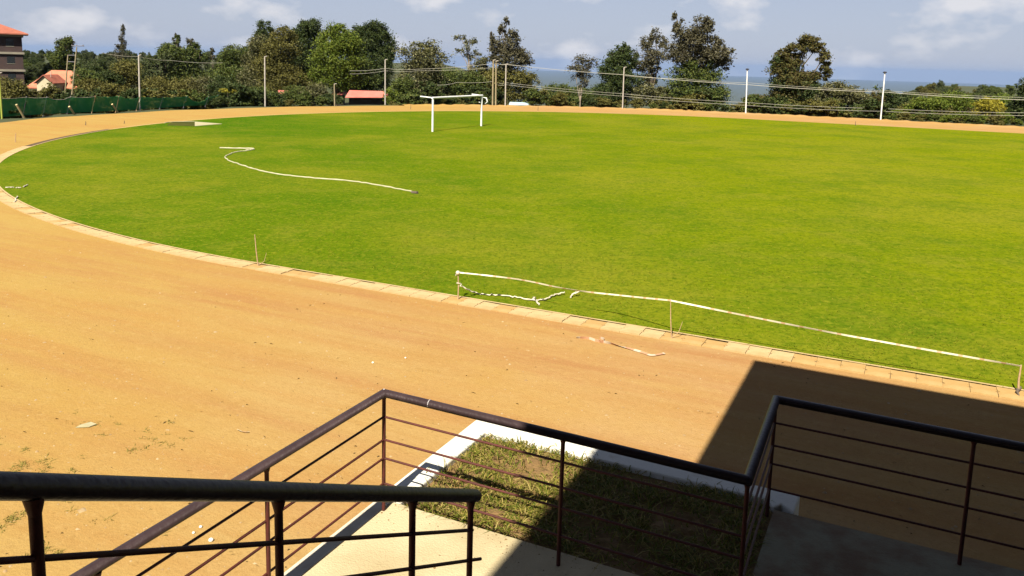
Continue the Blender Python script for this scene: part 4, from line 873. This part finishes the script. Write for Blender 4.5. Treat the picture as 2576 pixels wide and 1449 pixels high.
for i, (x, y, rx, ry, lm, lab) in enumerate(((2330, 262, 40, 18, L_BRIGHT, 'green scrub bush on the right, first from the lamp post'), (2400, 255, 44, 20, L_BRIGHT, 'lighter green scrub bush second from the lamp post'), (2420, 280, 40, 18, L_RUST, 'brown scrub bush low on the right'), (2490, 265, 30, 16, L_YEL, 'yellow flowering bush at the right'), (2470, 285, 50, 18, L_RUST, 'rust coloured bush under the yellow one'), (2530, 270, 40, 28, L_BRIGHT, 'green bush between yellow bush and right edge'), (2350, 285, 46, 14, L_OLIVE, 'olive scrub along the track at right'), (2290, 278, 30, 16, L_OLIVE, 'olive bush beside the dark knobbed bush'), (2540, 300, 40, 14, L_MID, 'low green bush at the right end of the track'), (2440, 300, 46, 12, L_OLIVE, 'lowest olive scrub strip at far right'))):
    T('scrub_bush', 92 - i % 3 * -4 + 4, x, [(x, y, rx, ry), (x - rx * .4, y + ry * .6, rx * .7, ry * .7), (x + rx * .45, y + ry * .5, rx * .6, ry * .8)], lm, lab, cat='bush', leaf=.22, trunk_r=.06)
# scrub on the left, between wood and track
SL = [(40, 225, 34, 26, L_OLIVE, 'olive bush against the storey block'), (76, 242, 22, 12, L_RUST, 'brown bush in front of the orange roofed house, left'), (122, 230, 20, 18, L_OLIVE, 'yellowish bush hiding the middle of the orange roof'), (150, 246, 30, 9, L_RUST, 'low brown bush under the orange roof'), (235, 225, 36, 22, L_OLIVE, 'olive scrub right of the power pole'), (215, 195, 30, 18, L_MID, 'green bush behind the power pole'), (290, 232, 36, 18, L_OLIVE, 'scrub bush left of the leftmost white post'), (275, 200, 34, 22, L_DARK, 'dark green tree patch left of the leftmost white post'), (310, 185, 34, 30, L_OLIVE, 'brown green tree patch above the leftmost white post'), (395, 225, 44, 28, L_OLIVE, 'large olive scrub right of the leftmost white post'), (455, 228, 44, 26, L_OLIVE, 'large olive scrub further right of that post'), (510, 222, 36, 26, L_LOOSE, 'pale flecked scrub above the end of the net'), (560, 225, 36, 26, L_DARK, 'dark bush at the end of the green net'), (605, 238, 40, 20, L_DARK, 'dark bush right of the green net'), (645, 240, 40, 18, L_MID, 'green bush left of the second white post'), (690, 248, 40, 14, L_DARK, 'dark low bush right of the second white post'), (740, 240, 36, 20, L_MID, 'green bush under the dark twin topped tree'), (790, 235, 32, 22, L_LOOSE, 'flecked bush left of the bright tree trunk'), (830, 250, 26, 12, L_DARK, 'dark low bush at the bright tree trunk'), (990, 240, 22, 20, L_BRIGHT, 'bright bush right of the salmon roofed shed'), (1015, 215, 22, 22, L_MID, 'green bush between shed and loose leaved tree'), (1020, 252, 26, 10, L_MID, 'low bush by the thin marker behind the goal'), (1110, 252, 40, 10, L_LOOSE, 'low scrub behind the goal crossbar'), (1190, 250, 36, 12, L_OLIVE, 'low scrub between goal and twin poles'), (590, 230, 22, 6, L_YEL, 'thin yellow shrub at the left wood edge'), (572, 228, 20, 4, L_YEL, 'thin yellow sprig above the net end'), (605, 229, 13, 7, L_YEL, 'small yellow flowering shrub in the left wood')]
for i, (x, y, rx, ry, lm, lab) in enumerate(SL):
    Y = 100 + (i * 37 % 12) if x < 560 else 106 + (i * 37 % 9)
    if lm is L_YEL: Y = 101 + i % 3
    T('scrub_bush', Y, x, [(x, y, rx, ry), (x - rx * .45, y + ry * .5, rx * .65, ry * .75), (x + rx * .45, y + ry * .45, rx * .65, ry * .8)] if ry > 8 else [(x, y, rx, ry)], lm, lab, cat='bush', leaf=.24, trunk_r=.06)
# copies: ridge wood far behind, low scrub along the foot of the track
def variant(lm, h, spread, leaf, dens=2.4, seed=0):
    rng = np.random.default_rng(seed); lobes = []
    for i in range(9):
        a = rng.uniform(0, 6.28); r_ = spread * rng.uniform(.15, .7) * (1 if i else 0); z = h * (.2 + .62 * i / 8); lobes.append((r_ * math.cos(a), r_ * math.sin(a), z, spread * rng.uniform(.4, .6), spread * rng.uniform(.4, .6), h * rng.uniform(.16, .22)))
    V, F = leaf_cloud(lobes, leaf, dens, rng=rng); c = raw_mesh('crown', V, F, lm)
    mb = MB(); mb.tube([(0, 0, -.5), (.1, 0, h * .4), (0, 0, h * .75)], [.03 * h, .022 * h, .008 * h], 7)
    for l in lobes: limb(mb, Vector((.05, 0, h * .4)), Vector(l[:3]), .014 * h, .004 * h)
    t = mb.build('trunk', M_BARK)
    cm, tm = c.data, t.data; bpy.data.objects.remove(c); bpy.data.objects.remove(t); return cm, tm
VAR = [variant(L_FAR, 10, 5, .55, seed=1), variant(L_FAR, 12, 4.2, .55, seed=2), variant(L_DARK, 11, 5.2, .55, seed=3), variant(L_MID, 9, 5, .5, seed=4), variant(L_OLIVE, 9, 5.4, .5, seed=5)]
def plant(name, var, x, y, sc, label, cat, group):
    e = thing(name, (x, y, terrain_z(x, y)), label, cat, group); e.scale = (sc, sc, sc * random.uniform(.85, 1.15)); e.rotation_euler = (0, 0, random.uniform(0, 6.28))
    for nm, me in (('crown', var[0]), ('trunk', var[1])):
        o = bpy.data.objects.new(nm, me); link(o); o.parent = e
RT = ['grey green round tree', 'grey green tall tree', 'dark green tree', 'mid green tree']
PLC = [(130, ' beside the storey block'), (250, ' behind the power pole'), (360, ' under the spire tree'), (520, ' around the bronze crests'), (670, ' left of the tallest trees'), (1000, ' behind the tallest trees'), (9999, ' behind the wispy tree')]
for i in range(220):
    Y = random.uniform(175, 420); x = random.uniform(40, 660) if i < 120 else random.uniform(660, 1250)
    if i >= 150: Y = random.uniform(140, 235); x = random.uniform(58, 430)
    q = dp(x, 200, Y); yt = (random.uniform(126, 150) if Y > 260 else random.uniform(142, 190)) + (30 if x > 1000 else 0); zt = dp(x, yt, Y).z
    plant('ridge_tree', VAR[i % 4], q.x, q.y, max(.3, (zt - terrain_z(q.x, q.y)) / 11.0), RT[i % 4] + (' in the ridge wood, far back' if Y > 300 else ' in the nearer ridge wood') + next(t_ for lim, t_ in PLC if x < lim), 'tree', 'ridge wood at the left')
for i in range(80):
    Y = random.uniform(190, 430); x = random.uniform(2215, 2600)
    q = dp(x, 230, Y); plant('hillside_tree', VAR[(0, 3, 4, 3)[i % 4]], q.x, q.y, random.uniform(.30, .55), ('grey green', 'mid green', 'olive', 'mid green')[i % 4] + ' bushy tree on the right hillside' + (', high and far' if Y > 310 else ', lower down') + (' near the lamp post' if x < 2340 else (' above the yellow bush' if x < 2500 else ' at the image edge')), 'tree', 'hillside trees at the right')
for i in range(46):
    Y = random.uniform(125, 200); x = random.uniform(1300, 2220)
    q = dp(x, 255, Y); zt = dp(x, 262, Y).z; zb_ = terrain_z(q.x, q.y); sc = max(.25, (zt - zb_) / 9.5)
    plant('slope_tree', VAR[(3, 0, 4, 2)[i % 4]], q.x, q.y, min(sc, 1.2) * random.uniform(.8, 1.08), ('mid green', 'grey green', 'olive', 'dark green')[i % 4] + ' tree top on the falling slope' + (' right of the twin poles' if x < 1500 else (' behind the largest tree' if x < 1860 else ' near the gapped tree')), 'tree', 'slope trees beyond the track')
SV = [variant(L_MID, 1.6, 1.2, .2, 2.2, seed=11), variant(L_OLIVE, 1.5, 1.3, .2, 2.2, seed=12), variant(L_DARK, 1.8, 1.2, .2, 2.2, seed=13), variant(L_BRIGHT, 1.7, 1.3, .2, 2.2, seed=14)]
for i in range(130):
    x = 540 + (2600 - 540) * (i + random.random()) / 130
    yb = np.interp(x, [540, 660, 970, 1270, 1566, 1876, 2215, 2600], [268, 266, 262, 267, 275, 287, 304, 323]); q = gp(x, yb); s_, t_ = ST(q)
    k = random.uniform(1.5, 6); dirv = Vector((q.x - W(SC0, TC0).x, q.y - W(SC0, TC0).y, 0)).normalized() if s_ < SC0 else EU
    q = q + dirv * k
    if 1275 < x < 1340 or 862 < x < 982 or random.random() < .15: continue
    sz = random.uniform(.35, 1.5) if x < 2230 else random.uniform(.35, .75)
    plant('verge_shrub', (SV[i % 3] if x < 2200 else SV[(0, 1, 3)[i % 3]]), q.x, q.y, sz, ('tiny ', 'small ', 'middling ', 'big ')[min(3, int((sz - .35) / .29))] + ('green', 'olive', 'dark' if x < 2200 else 'bright green')[i % 3] + ' low verge shrub' + (' behind the left wood edge' if x < 900 else (' behind the goal' if x < 1300 else (' before the largest tree' if x < 1860 else ' at the right end'))) + ' of the far track', 'bush', 'verge shrubs beyond the far track')

for i in range(46):
    x = -30 + 590 * (i + random.random()) / 46
    q = gp(x, np.interp(x, [-30, 0, 350, 560], [299, 297, 275, 263])) + EV * -random.uniform(1.6, 7.0)
    plant('verge_shrub', SV[(1, 0, 1, 2)[i % 4]], q.x, q.y, random.uniform(.9, 1.7) * (.5 if 55 < x < 205 else 1), ('olive', 'green', 'olive', 'dark')[i % 4] + ' shrub standing just behind the green net' + (', left of the power pole' if x < 170 else (', between power pole and leftmost post' if x < 350 else ', toward the end of the net')), 'bush', 'shrubs behind the green net')

# ------------------------------------------------------------------ air
mb = MB(); mb.box((-47500, -47500, -440), (95000, 0, 0), (0, 95000, 0), (0, 0, 600))
hz_m = bpy.data.materials.new('haze_air'); hz_m.use_nodes = True; t = hz_m.node_tree; t.nodes.clear()
pv = nd(t, 'ShaderNodeVolumePrincipled'); pv.inputs['Color'].default_value = (0.20, 0.30, 0.51, 1); pv.inputs['Density'].default_value = 0.000028; pv.inputs['Anisotropy'].default_value = 0.0
ou = nd(t, 'ShaderNodeOutputMaterial'); t.links.new(pv.outputs[0], ou.inputs['Volume'])
tag(mb.build('haze', hz_m), 'thin blue haze in the air over the plain', 'haze', kind='stuff')
